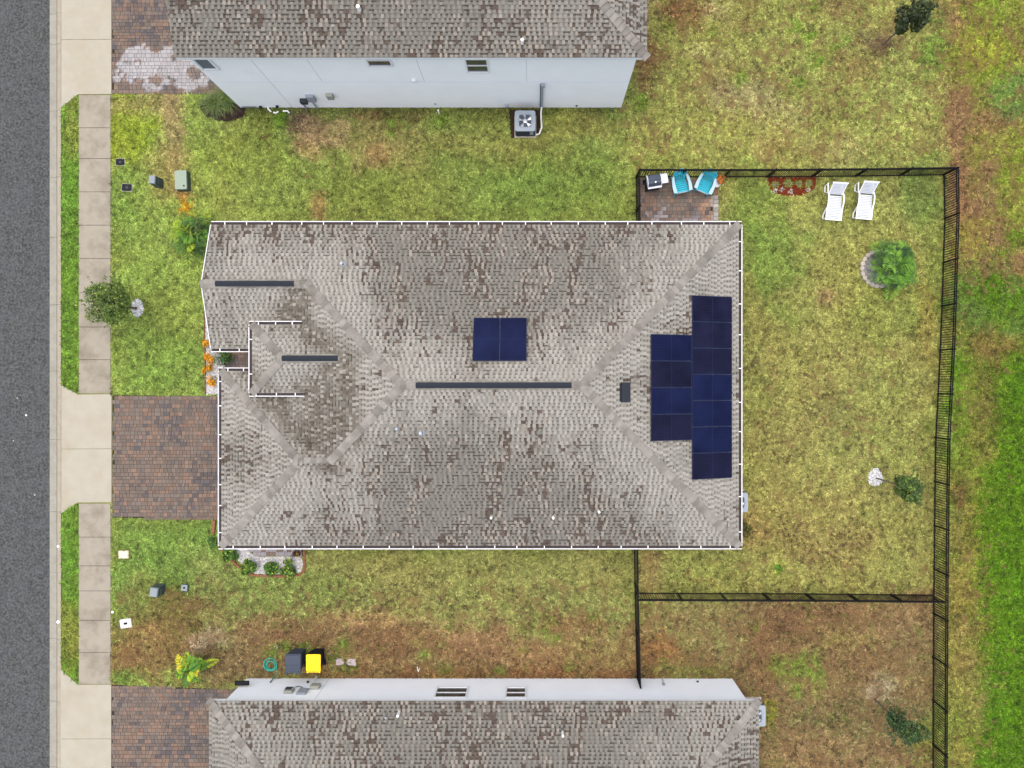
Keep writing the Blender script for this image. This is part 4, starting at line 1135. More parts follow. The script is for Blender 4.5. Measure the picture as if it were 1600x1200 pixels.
# ------------------------------------------------------------------ air conditioners
def ac_unit(label, x, y, size, h=0.82, rot=0.0, group='outdoor air conditioner units'):
    t = thing('air_conditioner', label, 'air conditioner', (x, y, 0), rot, group)
    b = MB(); b.box((0, 0, 0.03), (size * 1.08, size * 1.08, 0.07)); b.build('concrete_pad', M['edging'], t)
    s = size / 2
    b = MB()
    def rsq(r, rad, n=8):
        o = []
        for qx, qy, a0 in ((1, 1, 0), (-1, 1, 90), (-1, -1, 180), (1, -1, 270)):
            for k in range(n):
                an = R(a0 + 90 * k / (n - 1)); o.append((qx * (r - rad) + rad * math.cos(an), qy * (r - rad) + rad * math.sin(an)))
        return o
    ring = rsq(s * 0.95, 0.06)
    b.prism(ring, 0.07, h - 0.03); b.build('casing', M['ac_dark'], t)
    b = MB()
    for k in range(9): b.prism(rsq(s * 0.975, 0.06), 0.13 + k * 0.068, 0.145 + k * 0.068)
    b.build('louvres', M['ac_dark'], t)
    out = rsq(s, 0.10); n = len(out); ri = s * 0.72
    inn = [(ri * math.cos(math.atan2(p[1], p[0])), ri * math.sin(math.atan2(p[1], p[0]))) for p in out]
    b = MB()
    vs = [(p[0], p[1], h - 0.07) for p in out] + [(p[0] * 0.985, p[1] * 0.985, h) for p in out] + [(p[0] * 1.06, p[1] * 1.06, h + 0.012) for p in inn] + [(p[0], p[1], h - 0.02) for p in inn]
    fs = []
    for l in range(3): fs += [(l * n + i, l * n + (i + 1) % n, (l + 1) * n + (i + 1) % n, (l + 1) * n + i) for i in range(n)]
    b.add(vs, fs); b.build('top_panel', M['ac_grey'], t)
    b = MB(); b.lathe([(0.001, h - 0.028), (ri * 0.998, h - 0.028)], (0, 0, 0), 28, cap=False); b.build('fan_well', M['ac_inside'], t)
    fan = MB(); fan.lathe([(0.09, h - 0.026), (0.09, h - 0.002), (0.06, h + 0.004)], (0, 0, 0), 16)
    f = fan.build('fan', M['alu'], t, smooth=True)
    for k in range(5):
        a = 2 * math.pi * k / 5 + 0.35; bl = MB(); vs = []
        for i in range(7):
            r_ = 0.08 + (ri * 0.93 - 0.08) * i / 6; wv = 0.20 + 0.28 * i / 6
            a0_, a1_ = a - wv * 0.55 + 0.09 * i / 6, a + wv * 0.55 + 0.09 * i / 6
            vs += [(r_ * math.cos(a0_), r_ * math.sin(a0_), h - 0.022), (r_ * math.cos(a1_), r_ * math.sin(a1_), h - 0.006)]
        bl.add(vs, [(2 * i, 2 * i + 2, 2 * i + 3, 2 * i + 1) for i in range(6)]); bl.build('fan_blade', M['alu'], f)
    g = MB()
    for k in range(1, 7):
        rr_ = ri * (0.18 + 0.8 * k / 6); g.tube([(rr_ * math.cos(2 * math.pi * j / 32), rr_ * math.sin(2 * math.pi * j / 32), h + 0.018) for j in range(32)], 0.0035, 4, loop=True)
    for k in range(8):
        a = math.pi * k / 4; g.tube([(0.05 * math.cos(a), 0.05 * math.sin(a), h + 0.02), (ri * math.cos(a), ri * math.sin(a), h + 0.016)], 0.0035, 4)
    g.build('fan_guard', M['ac_grey'], t)
    b = MB(); b.box((s * 0.62, -s * 0.955, 0.5), (0.16, 0.03, 0.4)); b.build('access_panel', M['ac_grey'], t)
    return t
ac1 = ac_unit('air conditioner standing on a bare strip below the two storey house', -0.415, 11.80, 0.93)
ac_unit('air conditioner half hidden under the east eave of the solar house', 9.14, -5.31, 0.88, rot=R(180))
ac_unit('air conditioner at the corner of the white walled house', 9.90, -14.88, 0.95)
b = MB(); b.tube([(0.34, 12.62, 0.35), (0.30, 12.45, 0.12), (0.31, 12.1, 0.09), (0.33, 11.75, 0.10), (0.22, 11.45, 0.12), (0.10, 11.36, 0.30)], 0.038, 8)
tag(b.build('refrigerant_pipe', M['pvc'], smooth=True), 'cream insulated pipe curving from the wall to the air conditioner', 'pipe')

# ------------------------------------------------------------------ utility boxes in the front lawns
def rounded_prism(b, w, d, r, z0, z1, n=5):
    o = []
    for qx, qy, a0 in ((1, 1, 0), (-1, 1, 90), (-1, -1, 180), (1, -1, 270)):
        for k in range(n):
            an = R(a0 + 90 * k / (n - 1)); o.append((qx * (w / 2 - r) + r * math.cos(an), qy * (d / 2 - r) + r * math.sin(an)))
    b.prism(o, z0, z1)
def meter_lid(label, px, py, w, d, rz, m, group, hole=None):
    t = thing('meter_box', label, 'meter box', P(px, py), rz, group)
    b = MB(); rounded_prism(b, w + 0.04, d + 0.04, 0.03, -0.05, 0.035); b.build('collar', M['edging'] if m is M['black_plastic'] else m, t)
    b = MB(); rounded_prism(b, w, d, 0.03, 0.02, 0.05); b.build('lid', m, t)
    if hole:
        b = MB(); rounded_prism(b, hole[0], hole[1], 0.01, 0.05, 0.056); b.build('reading_flap', hole[2], t)
    return t
meter_lid('black meter lid in the lawn, upper one beside the sidewalk', 188.5, 253.5, 0.40, 0.30, R(4), M['black_plastic'], 'meter lids in the front lawns', (0.12, 0.09, M['ac_dark']))
meter_lid('black meter lid in the lawn, lower one left of the green boxes', 199, 293.3, 0.45, 0.32, R(-3), M['black_plastic'], 'meter lids in the front lawns', (0.12, 0.1, M['ac_dark']))
meter_lid('plain pale pink lid in the lawn below the middle driveway', 193.7, 866.3, 0.42, 0.32, R(0), M['lid_pink'], 'meter lids in the front lawns')
meter_lid('white lid with a dark centre flap near the bottom driveway', 197, 973.7, 0.48, 0.38, R(8), M['lid_white'], 'meter lids in the front lawns', (0.17, 0.10, M['black_plastic']))
def pedestal(label, px, py, w, d, h, rz, mt, ms, lean=(0, 0)):
    t = thing('utility_pedestal', label, 'utility box', P(px, py), rz, 'utility boxes in the front lawns')
    b = MB(); b.frustum((0, 0), (w * 1.15, d * 1.15), (w, d), 0, h, lean); b.build('body', ms, t)
    b = MB(); b.frustum((lean[0], lean[1]), (w * 1.08, d * 1.08), (w * 0.94, d * 0.94), h, h + 0.07); b.build('cap', mt, t)
    b = MB(); b.box((w * 0.58, 0, h * 0.45), (0.02, d * 0.7, h * 0.6)); b.build('door', M['green_shade'], t)
    return t
t = thing('transformer_box', 'pale green transformer box in the lawn beside the palm', 'utility box', P(288.5, 284.5), R(2), 'utility boxes in the front lawns')
b = MB(); rounded_prism(b, 0.56, 0.88, 0.04, -0.02, 0.30); b.build('body', M['green_shade'], t)
b = MB(); rounded_prism(b, 0.53, 0.85, 0.05, 0.30, 0.38); b.build('cover', M['green_box'], t)
b = MB(); b.lathe([(0.04, 0.38), (0.04, 0.392)], (0.14, -0.28, 0), 12); b.build('lock', M['black_plastic'], t)
pedestal('grey green cable pedestal left of the green transformer box', 250.5, 287.5, 0.27, 0.36, 0.62, R(-4), M['green_mid'], M['green_shade'], (-0.03, 0.02))
pedestal('weathered green pedestal on brown grass in the lower front lawn', 252, 919, 0.34, 0.40, 0.55, R(-8), M['green_mid'], M['green_shade'], (-0.03, -0.03))
t = thing('valve_box', 'small square grey valve box near the weathered pedestal', 'utility box', P(290.5, 917.5), R(-6), 'utility boxes in the front lawns')
b = MB(); b.box((0, 0, 0.05), (0.30, 0.30, 0.14)); b.build('body', M['green_shade'], t)
b = MB(); b.box((-0.01, 0.01, 0.135), (0.27, 0.27, 0.03)); b.build('lid', M['green_mid'], t)
b = MB(); b.lathe([(0.05, 0.15), (0.05, 0.16)], (-0.01, 0.01, 0), 10); b.build('finger_hole', M['black_plastic'], t)
for px, py, r_, lb in ((176.7, 956, 0.055, 'small white cleanout cap at the sidewalk edge'), (91.5, 853.5, 0.06, 'round white marker on the curb beside the middle apron'), (91.5, 971.5, 0.075, 'round white marker on the curb, the lower one')):
    z_ = 0.03 if px > 100 else 0.012
    b = MB(); b.lathe([(r_, 0), (r_, 0.02), (r_ * 0.7, 0.03)], (0, 0, 0), 14); o = b.build('marker_cap', M['white']); o.location = P(px, py) + Vector((0, 0, z_)); tag(o, lb, 'cap')

# ------------------------------------------------------------------ bins, hose, slabs by the white house
def bin_(label, px0, px1, py0, py1, m, z=1.0):
    s = S(z); c = P((px0 + px1) / 2, (py0 + py1) / 2, z); w = (px1 - px0) / s; d = (py1 - py0) / s
    t = thing('wheelie_bin', label, 'bin', (c.x, c.y, 0), 0, 'wheeled bins by the white house')
    b = MB(); b.frustum((0, 0.03), (w * 0.72, d * 0.68), (w * 0.92, d * 0.86), 0.04, 0.93); b.build('body', M['black_plastic'] if m is M['bin_yellow'] else M['bin_grey'], t)
    b = MB(); rounded_prism(b, w, d * 0.92, 0.05, 0.93, 0.97); rounded_prism(b, w * 0.9, d * 0.82, 0.06, 0.97, 1.0)
    b.build('lid', m, t)
    b = MB(); b.box((0, -d * 0.08, 1.002), (w * 0.96, 0.02, 0.02)); b.build('lid_ridge', m, t)
    b = MB()
    for sx in (-1, 1): b.box((sx * w * 0.42, -d * 0.48, 0.93), (0.06, 0.12, 0.06))
    b.tube([(-w * 0.42, -d * 0.52, 0.93), (w * 0.42, -d * 0.52, 0.93)], 0.018, 8); b.build('handle', m, t)
    for sx in (-1, 1):
        b = MB(); b.tube([(sx * w * 0.36, -d * 0.38, 0.11), (sx * w * 0.46, -d * 0.38, 0.11)], 0.11, 14); b.build('wheel', M['black_plastic'], t)
bin_('grey wheeled bin beside the coiled hose', 445, 470, 1021.5, 1053, M['bin_grey'])
bin_('bright yellow lidded wheeled bin right of the grey bin', 478, 500.5, 1022, 1050.5, M['bin_yellow'])
b = MB(); pts = []
c = P(423.5, 1038)
for i in range(180):
    a = i * 0.21; r_ = 0.17 + 0.145 * (0.5 + 0.5 * math.sin(i * 0.11)) + random.uniform(-.006, .006)
    pts.append((c.x + r_ * math.cos(a) + 0.02 * math.sin(i * 0.05), c.y + r_ * math.sin(a), 0.02 + 0.09 * (i / 180) + random.uniform(0, .01)))
b.tube(pts, 0.02, 6)
b.tube([pts[-1], (c.x + 0.25, c.y - 0.45, 0.1), (X(425, 0.3), WY3 + 0.06, 0.4)], 0.014, 6)
tag(b.build('garden_hose', M['hose'], smooth=True), 'coiled teal garden hose on the ground left of the bins', 'hose')
def slab_thing(name, label, cat, poly_px, z, m, group=None):
    ps = [P(*p) for p in poly_px]; c = sum(ps, Vector()) / len(ps)
    b = MB(); b.prism([(p.x - c.x, p.y - c.y) for p in ps], 0.0, z); o = b.build(name, m); o.location = c; return tag(o, label, cat, group)
slab_thing('stepping_stone', 'left pale pink broken slab on the ground right of the yellow bin', 'slab', [(525.5, 1029), (533, 1028.5), (538.5, 1035), (534, 1038.5), (525.5, 1038.5)], 0.05, M['step'], 'pale slabs beside the bins')
slab_thing('stepping_stone', 'right pale pink broken slab on the ground right of the yellow bin', 'slab', [(545, 1029), (556.5, 1029.5), (556.5, 1039.8), (543, 1038.5), (541.5, 1035.5)], 0.05, M['step'], 'pale slabs beside the bins')
b = MB(); q = P(654, 1045); b.tube([(q.x - 0.06, q.y + 0.1, 0.03), (q.x, q.y - 0.12, 0.05), (q.x + 0.05, q.y + 0.04, 0.05)], 0.02, 6)
tag(b.build('pipe_elbow', M['pvc']), 'small bent white pipe lying by the white wall', 'pipe')
b = MB(); q = P(433, 1011); b.tube([(q.x - 0.05, q.y + 0.06, 0.04), (q.x + 0.05, q.y, 0.05), (q.x - 0.03, q.y - 0.07, 0.04)], 0.016, 6)
tag(b.build('pipe_elbow', M['meter_grey']), 'small grey bent pipe on brown grass above the hose', 'pipe')
b = MB()
for pl in ([(419, 166), (420, 171), (424.5, 175.5)], [(428, 176.5), (432, 177.5), (436, 175)], [(443, 174.5), (450, 174.3), (453, 177.5)]):
    b.tube([tuple(P(*p) + Vector((0, 0, 0.08))) for p in pl], 0.035, 8)
tag(b.build('pvc_pipe_run', M['pvc'], smooth=True), 'white plastic pipes sticking up along the foot of the grey wall', 'pipe')
b = MB(); q = P(686, 177); b.tube([(q.x, q.y, 0), (q.x, q.y + 0.02, 0.32)], 0.04, 8); tag(b.build('cleanout_pipe', M['pvc'], smooth=True), 'short white standpipe in the grass below the two storey house', 'pipe')
# ------------------------------------------------------------------ patio and garden furniture
def adirondack(label, px, py, face):
    t = thing('adirondack_chair', label, 'chair', P(px, py) + Vector((0, 0, 0.03)), face, 'turquoise chairs on the patio')
    n = 6
    for i in range(n):
        f = i / (n - 1); b = MB(); b.box((0, -0.30 + 0.50 * f, 0.37 - 0.13 * f), (0.52, 0.074, 0.022), 0, Matrix.Rotation(-0.25, 3, 'X')); b.build('seat_slat', M['turq'], t)
    b = MB(); b.box((0, -0.365, 0.345), (0.54, 0.03, 0.10)); o = b.build('front_board', M['turq_sheen'], t)
    for i in range(7):
        u = i - 3; x0_, x1_ = u * 0.074, u * 0.098; top = 0.98 - 0.022 * u * u; ln = 1.0 - 0.028 * u * u
        b = MB(); w = 0.023
        lo = Vector((x0_, 0.20, 0.24)); hi = Vector((x1_, 0.20 + 0.34 * ln, 0.24 + 0.72 * ln))
        nrm = Vector((0, 0.72, -0.34)).normalized() * 0.02
        vs = [lo + Vector((-w, 0, 0)), lo + Vector((w, 0, 0)), hi + Vector((w * 1.3, 0, 0)), hi + Vector((-w * 1.3, 0, 0))]
        vs = vs + [v + nrm for v in vs]
        b.add(vs, [(0, 1, 2, 3), (7, 6, 5, 4), (0, 4, 5, 1), (1, 5, 6, 2), (2, 6, 7, 3), (3, 7, 4, 0)]); b.build('back_slat', M['turq'], t)
    b = MB(); b.box((0, 0.42, 0.60), (0.60, 0.03, 0.06)); b.build('back_rail', M['turq'], t)
    b = MB(); pts_ = []
    for i in range(13):
        u = -3.4 + 6.8 * i / 12; ln = 1.01 - 0.028 * u * u; pts_.append((u * 0.092, 0.19 + 0.34 * ln, 0.26 + 0.72 * ln))
    b.tube(pts_, 0.018, 6); b.build('back_rim', M['turq'], t)
    for s in (-1, 1):
        b = MB(); poly = [(s * 0.27, -0.40), (s * 0.43, -0.38), (s * 0.44, -0.10), (s * 0.40, 0.22), (s * 0.33, 0.38), (s * 0.27, 0.34), (s * 0.30, 0.0)]
        b.prism(poly, 0.565, 0.59); o = b.build('armrest', M['turq_sheen'], t); o['label'] = 'armrest board with sky sheen painted in'
        b = MB(); b.box((s * 0.315, -0.34, 0.28), (0.03, 0.11, 0.565)); b.build('leg', M['turq'], t)
        b = MB(); b.box((s * 0.285, 0.10, 0.20), (0.028, 0.98, 0.10), 0, Matrix.Rotation(-0.36, 3, 'X')); b.build('leg', M['turq'], t)
    return t
adirondack('turquoise slatted garden chair next to the grill', 1060.8, 292, R(12))
adirondack('turquoise slatted garden chair next to the flower pot', 1098.5, 292, R(-23))

t = thing('barbecue_grill', 'gas grill with dark lid and white side shelf on the patio', 'grill', P(1016.5, 291) + Vector((0, 0, 0.03)), R(9))
b = MB()
for sx in (-1, 1):
    for sy in (-1, 1): b.box((sx * 0.28, sy * 0.22, 0.36), (0.04, 0.04, 0.72))
b.box((0, 0, 0.14), (0.6, 0.48, 0.03)); b.build('cart', M['black_plastic'], t)
for sx in (-1, 1):
    b = MB(); b.tube([(sx * 0.29, 0.22, 0.09), (sx * 0.34, 0.22, 0.09)], 0.09, 14); b.build('wheel', M['black_plastic'], t)
b = MB(); b.frustum((0, 0), (0.52, 0.44), (0.60, 0.54), 0.62, 0.82); b.build('firebox', M['grill_dark'], t)
b = MB(); prof = [(-0.26, 0.82), (-0.26, 0.94), (-0.16, 1.06), (0.02, 1.11), (0.20, 1.06), (0.27, 0.95), (0.27, 0.82)]
vs = [(x_, y_, z_) for x_ in (-0.29, 0.29) for y_, z_ in prof]; n = len(prof)
b.add(vs, [(i, n + i, n + (i + 1) % n, (i + 1) % n) for i in range(n)] + [tuple(range(n)), tuple(range(2 * n - 1, n - 1, -1))]); b.build('lid', M['grill_lid'], t)
for x_ in (-0.305, 0.305):
    b = MB(); vs = [(x_ + o, y_, z_ + 0.006) for o in (-0.014, 0.014) for y_, z_ in prof]
    b.add(vs, [(i, n + i, n + (i + 1) % n, (i + 1) % n) for i in range(n)] + [tuple(range(n)), tuple(range(2 * n - 1, n - 1, -1))]); b.build('lid_end', M['plastic'], t)
b = MB(); b.box((0, -0.105, 1.025), (0.54, 0.215, 0.02), 0, Matrix.Rotation(0.72, 3, 'X')); b.build('lid_front', M['grill_dark'], t)
b = MB(); b.lathe([(0.035, 0), (0.035, 0.02)], (0.03, -0.12, 1.07), 14); b.build('thermometer', M['white'], t)
b = MB(); b.box((0, -0.30, 0.86), (0.62, 0.08, 0.06)); b.build('control_panel', M['plastic'], t)
for k in (-0.18, 0, 0.18):
    b = MB(); b.tube([(k, -0.34, 0.84), (k, -0.37, 0.83)], 0.028, 10); b.build('knob', M['black_plastic'], t)
b = MB(); b.box((0.47, 0.04, 0.84), (0.34, 0.42, 0.035)); b.build('side_shelf', M['plastic'], t)

def lounger(label, px, py, rz):
    t = thing('sun_lounger', label, 'sun lounger', P(px, py), rz, 'white loungers on the back lawn')
    # local +Y is the head end
    W_ = 0.30
    for i in range(14):
        b = MB(); y_ = -0.80 + i * 0.079; b.box((0, y_, 0.335 + 0.012 * math.sin(i * 0.4)), (2 * W_ - 0.05, 0.058, 0.018)); b.build('seat_slat', M['plastic'], t)
    ang = R(52); h0 = Vector((0, 0.31, 0.34)); dv = Vector((0, math.cos(ang), math.sin(ang))); rot = Matrix.Rotation(ang, 3, 'X')
    for i in range(8):
        b = MB(); p_ = h0 + dv * (0.05 + i * 0.079); b.box(p_, (2 * W_ - 0.08, 0.058, 0.018), 0, rot); b.build('back_slat', M['plastic'], t)
    b = MB(); p_ = h0 + dv * 0.68; b.box(p_, (2 * W_ + 0.02, 0.07, 0.03), 0, rot)
    for s in (-1, 1): b.tube([h0 + Vector((s * (W_ - 0.03), 0, 0)), h0 + dv * 0.66 + Vector((s * (W_ - 0.03), 0, 0))], 0.022, 6)
    b.build('backrest_frame', M['frame_white'], t)
    for s in (-1, 1):
        b = MB(); prof = [(-0.90, 0.30), (-0.86, 0.35), (-0.55, 0.36), (-0.30, 0.42), (-0.15, 0.50), (0.12, 0.52), (0.30, 0.46), (0.42, 0.36), (0.85, 0.30)]
        b.tube([(s * W_, y_, z_) for y_, z_ in prof], 0.03, 7); b.build('side_rail', M['frame_white'], t, smooth=True)
        for yy in ([-0.86, -0.84, -0.62, -0.36], [0.36, 0.50, 0.80, 0.84]):
            b = MB(); b.tube([(s * (W_ + 0.005), yy[0], 0.33), (s * (W_ + 0.02), yy[1], 0.03), (s * (W_ + 0.02), yy[2], 0.03), (s * (W_ + 0.005), yy[3], 0.34)], 0.028, 7); b.build('leg', M['frame_white'], t, smooth=True)
    b = MB(); b.box((0, -0.90, 0.32), (2 * W_ + 0.05, 0.08, 0.04)); b.build('foot_bar', M['frame_white'], t)
    t.scale = (1.14, 0.93, 1.0)
lounger('white plastic sun lounger nearer the red mulch bed', 1299.5, 317.0, R(-4))
lounger('white plastic sun lounger, the one farther from the red mulch bed', 1346.5, 315.5, R(-4))

# ------------------------------------------------------------------ plants
def leaf_mesh(name, pts, nrm, length, width, cols, m, rng):
    """rhombic leaves: pts (n,3) centres, nrm (n,3) preferred normals"""
    n = len(pts)
    nv_ = nrm + rng.normal(0, 0.45, (n, 3)); nv_ /= np.linalg.norm(nv_, axis=1)[:, None]
    rv = rng.normal(0, 1, (n, 3)); d = np.cross(nv_, rv); d /= np.linalg.norm(d, axis=1)[:, None]
    w = np.cross(nv_, d)
    L = (length * rng.uniform(0.7, 1.3, n))[:, None]; W_ = (width * rng.uniform(0.7, 1.3, n))[:, None]
    droop = np.zeros((n, 3)); droop[:, 2] = -0.25
    q = np.stack([pts - d * L * 0.5, pts + w * W_ * 0.5, pts + d * L * 0.5 + droop * L, pts - w * W_ * 0.5], 1)
    return fast_mesh(name, q.reshape(-1, 3), 4, m, np.repeat(cols, 4, 0))
def crown_pts(rng, n, rx, ry, rz, cz, lumps=9, shell=0.5, seed_c=None):
    c = rng.normal(0, 1, (lumps, 3)); c /= np.linalg.norm(c, axis=1)[:, None]; c *= rng.uniform(0.25, 0.75, (lumps, 1))
    k = rng.integers(0, lumps, n)
    p = rng.normal(0, 1, (n, 3)); p /= np.linalg.norm(p, axis=1)[:, None]
    r = rng.uniform(shell, 1.0, (n, 1)) ** 0.6
    q = c[k] + p * r * rng.uniform(0.28, 0.46, lumps)[k][:, None]
    nr = q / np.maximum(np.linalg.norm(q, axis=1)[:, None], 0.1) + np.array([0, 0, 0.8])
    q = q * np.array([rx, ry, rz]) + np.array([0, 0, cz])
    return q, nr / np.linalg.norm(nr, axis=1)[:, None], k
def leafcols(rng, n, c0, c1, c2=None, p2=0.08, k=None):
    f = rng.random(n)[:, None]
    c = np.array(c0) * (1 - f) + np.array(c1) * f
    if c2 is not None:
        w = (rng.random(n) < p2)[:, None]; c = np.where(w, np.array(c2), c)
    c = 1.8 * c * rng.uniform(0.75, 1.25, n)[:, None]
    if k is not None: c = c * (0.78 + 0.44 * rng.random(k.max() + 1)[k])[:, None]
    return c
LG0, LG1, LG2 = A(58, 76, 34), A(96, 116, 52), A(150, 160, 70)
def tree(label, px, py, rx, rz, cz, nleaf, seed, cols=(LG0, LG1, LG2), leaf=(0.12, 0.055), trunk_r=0.045, lean=(0, 0), name='tree', cat='tree', sparse=0.12, ry=None, wisps=14, group=None):
    rng = np.random.default_rng(seed); base = P(px, py)
    t = thing(name, label, cat, base, 0, group)
    q, nr, k = crown_pts(rng, nleaf, rx, ry or rx, rz, 0, 20 if nleaf > 4000 else 12)
    # outer wisps: short shoots that break the outline
    ws = []
    for i in range(wisps):
        d = rng.normal(0, 1, 3); d[2] = abs(d[2]) * 0.6; d /= np.linalg.norm(d)
        e = d * np.array([rx, ry or rx, rz]) * rng.uniform(0.95, 1.35); ws.append(e)
        m_ = 14; s_ = rng.uniform(0.55, 1.0, m_)[:, None]
        q = np.concatenate([q, e * s_ + rng.normal(0, 0.03, (m_, 3))]); nr = np.concatenate([nr, np.tile([0, 0, 1.0], (m_, 1))]); k = np.concatenate([k, rng.integers(0, 12, m_)])
    cen = np.array([lean[0], lean[1], cz]); q = q + cen
    c = leafcols(rng, len(q), *cols, 0.10, k)
    me = leaf_mesh('foliage', q, nr, leaf[0], leaf[1], c, M['leaf'], rng)
    link('crown', me, t)
    b = MB(); lo = cz - rz * 0.6
    b.tube([(0, 0, -0.05), (lean[0] * 0.3, lean[1] * 0.3, lo * 0.55), (lean[0] * 0.7, lean[1] * 0.7, lo), (lean[0], lean[1], cz + rz * 0.3)], [trunk_r * 1.3, trunk_r, trunk_r * 0.85, trunk_r * 0.3], 8)
    b.build('trunk', M['bark'], t, smooth=True)
    b = MB()
    for i in range(9):
        z0 = lo + (cz - lo) * rng.random() * 0.9; f = z0 / max(cz, .1)
        e = ws[i % len(ws)] * rng.uniform(0.55, 0.9) + cen if len(ws) else cen
        s_ = Vector((lean[0] * f, lean[1] * f, z0)); e = Vector(e)
        b.tube([s_, s_.lerp(e, 0.5) + Vector((0, 0, 0.06)), e], [trunk_r * 0.45, trunk_r * 0.3, 0.006], 5)
    b.build('branches', M['bark'], t, smooth=True)
    return t
tree('dense street tree overhanging the sidewalk, ringed with white stones', 213, 482, 1.06, 1.12, 2.10, 6500, 1, (A(66, 90, 34), A(100, 124, 48), A(160, 172, 70)), (0.11, 0.05), 0.05, wisps=34)
tree('small tree with bare trunk in a white stone ring', 1369, 747, 0.58, 1.0, 2.75, 2800, 2, (A(52, 76, 34), A(92, 118, 48), A(130, 150, 60)), (0.13, 0.06), 0.03, (0.0, -0.05))
tree('dark leaved young tree near the top right corner', 1380, 70, 0.64, 1.25, 2.45, 2900, 3, (A(34, 46, 24), A(64, 76, 34), A(84, 98, 44)), (0.15, 0.075), 0.035, wisps=22)
tree('dark bluish young tree near the bottom right, beside the fence', 1366, 1092, 0.84, 1.25, 2.6, 3900, 4, (A(40, 66, 36), A(68, 94, 44), A(104, 126, 56)), (0.10, 0.045), 0.03, wisps=26)

def shrub(label, px, py, r, h, n, seed, cols, leaf=(0.10, 0.05), name='shrub', cat='shrub', group=None, z0=0.0):
    rng = np.random.default_rng(seed); t = thing(name, label, cat, P(px, py) + Vector((0, 0, z0)), 0, group)
    q, nr, k = crown_pts(rng, n, r, r, h * 0.5, h * 0.5, 9)
    q[:, 2] = np.maximum(q[:, 2], 0.03)
    c = leafcols(rng, n, *cols, 0.14, k)
    link('foliage', leaf_mesh('foliage', q, nr, leaf[0], leaf[1], c, M['leaf'], rng), t)
    b = MB()
    for i in range(5):
        a = i * 1.3; b.tube([(0, 0, 0), (0.5 * r * math.cos(a), 0.5 * r * math.sin(a), h * 0.6)], [0.014, 0.006], 5)
    b.build('stems', M['bark'], t)
    return t
SG = (A(44, 78, 26), A(88, 128, 40), A(170, 186, 70))
shrub('glossy green shrub at the house corner, leftmost in the white gravel bed', 364, 866, 0.50, 0.6, 620, 11, SG, (0.14, 0.07), group='shrubs in the south gravel bed')
shrub('glossy green shrub second from the left in the white gravel bed', 392, 885, 0.46, 0.6, 560, 12, SG, (0.14, 0.07), group='shrubs in the south gravel bed')
shrub('glossy green shrub third from the left in the white gravel bed', 424, 889, 0.48, 0.6, 600, 13, SG, (0.14, 0.07), group='shrubs in the south gravel bed')
shrub('glossy green shrub at the right end of the white gravel bed', 454, 887, 0.46, 0.55, 560, 14, SG, (0.14, 0.07), group='shrubs in the south gravel bed')
shrub('dark purple leaved plant at the end of the paver strip', 465, 864, 0.26, 0.4, 160, 15, (A(50, 40, 34), A(92, 70, 46), A(200, 150, 60)), (0.16, 0.05))
shrub('green bush at the corner of the garage below the driveway', 336, 846, 0.34, 0.6, 300, 16, (A(40, 78, 30), A(90, 130, 50), A(150, 170, 70)))
shrub('dark olive bush under the east eave beside the air conditioner', 1163, 824, 0.42, 0.6, 330, 17, (A(60, 70, 28), A(110, 112, 40), A(96, 70, 40)), (0.11, 0.05))
shrub('green bush under the gable eave by the front path', 350, 556, 0.62, 0.5, 520, 18, (A(34, 70, 24), A(70, 110, 40), A(110, 140, 60)), (0.16, 0.03))
FL = (A(226, 142, 14), A(236, 172, 34), A(110, 130, 40))
for i, (px, py, r_) in enumerate(((326, 539, 0.22), (330, 567, 0.30), (327, 582, 0.22), (331, 592, 0.30))):
    pass
flow = ['topmost orange flowering plant in the front gravel strip', 'second orange flowering plant from the top in the front gravel strip', 'third orange flowering plant from the top in the front gravel strip', 'lowest and yellowest orange flowering plant in the front gravel strip']
for i, (px, py, r_) in enumerate(((325, 537, 0.24), (331, 562, 0.36), (326, 576, 0.32), (332, 593, 0.36))):
    shrub(flow[i], px, py, r_, 0.45, 260, 30 + i, FL, (0.09, 0.06), 'flowering_plant', 'flowers', 'orange flowers along the front of the house')
shrub('small leafy weed tuft in the back lawn', 1216.5, 887, 0.22, 0.2, 150, 40, (A(90, 140, 40), A(120, 160, 50), A(80, 120, 30)), (0.1, 0.03), 'weed', 'weed')

def blade_fan(rng, n, r, h, width, cols, curve=0.5, el=(20, 80), base_r=0.1):
    """arching strap leaves from a clump centre; returns quads, colours"""
    V = []; C = []; seg = 4
    for i in range(n):
        a = rng.uniform(0, 2 * math.pi); e = math.radians(rng.uniform(*el)); L = r * rng.uniform(0.7, 1.2)
        br = base_r * math.sqrt(rng.random()); ba = rng.uniform(0, 2 * math.pi)
        p = np.array([br * math.cos(ba), br * math.sin(ba), 0.02]); d = np.array([math.cos(a) * math.cos(e), math.sin(a) * math.cos(e), math.sin(e) * h])
        t_ = np.array([-math.sin(a), math.cos(a), 0]); c = 1.8 * cols[rng.integers(0, len(cols))] * rng.uniform(0.7, 1.3)
        for s_ in range(seg):
            f0, f1 = s_ / seg, (s_ + 1) / seg
            q0 = p + d * L * f0 - np.array([0, 0, curve * L * f0 * f0]); q1 = p + d * L * f1 - np.array([0, 0, curve * L * f1 * f1])
            w0, w1 = width * (1 - f0 * 0.8) / 2, width * (1 - f1 * 0.95) / 2
            V += [q0 - t_ * w0, q0 + t_ * w0, q1 + t_ * w1, q1 - t_ * w1]; C += [c] * 4
    V = np.array(V); V[:, 2] = np.maximum(V[:, 2], 0.015)
    return V, np.array(C)
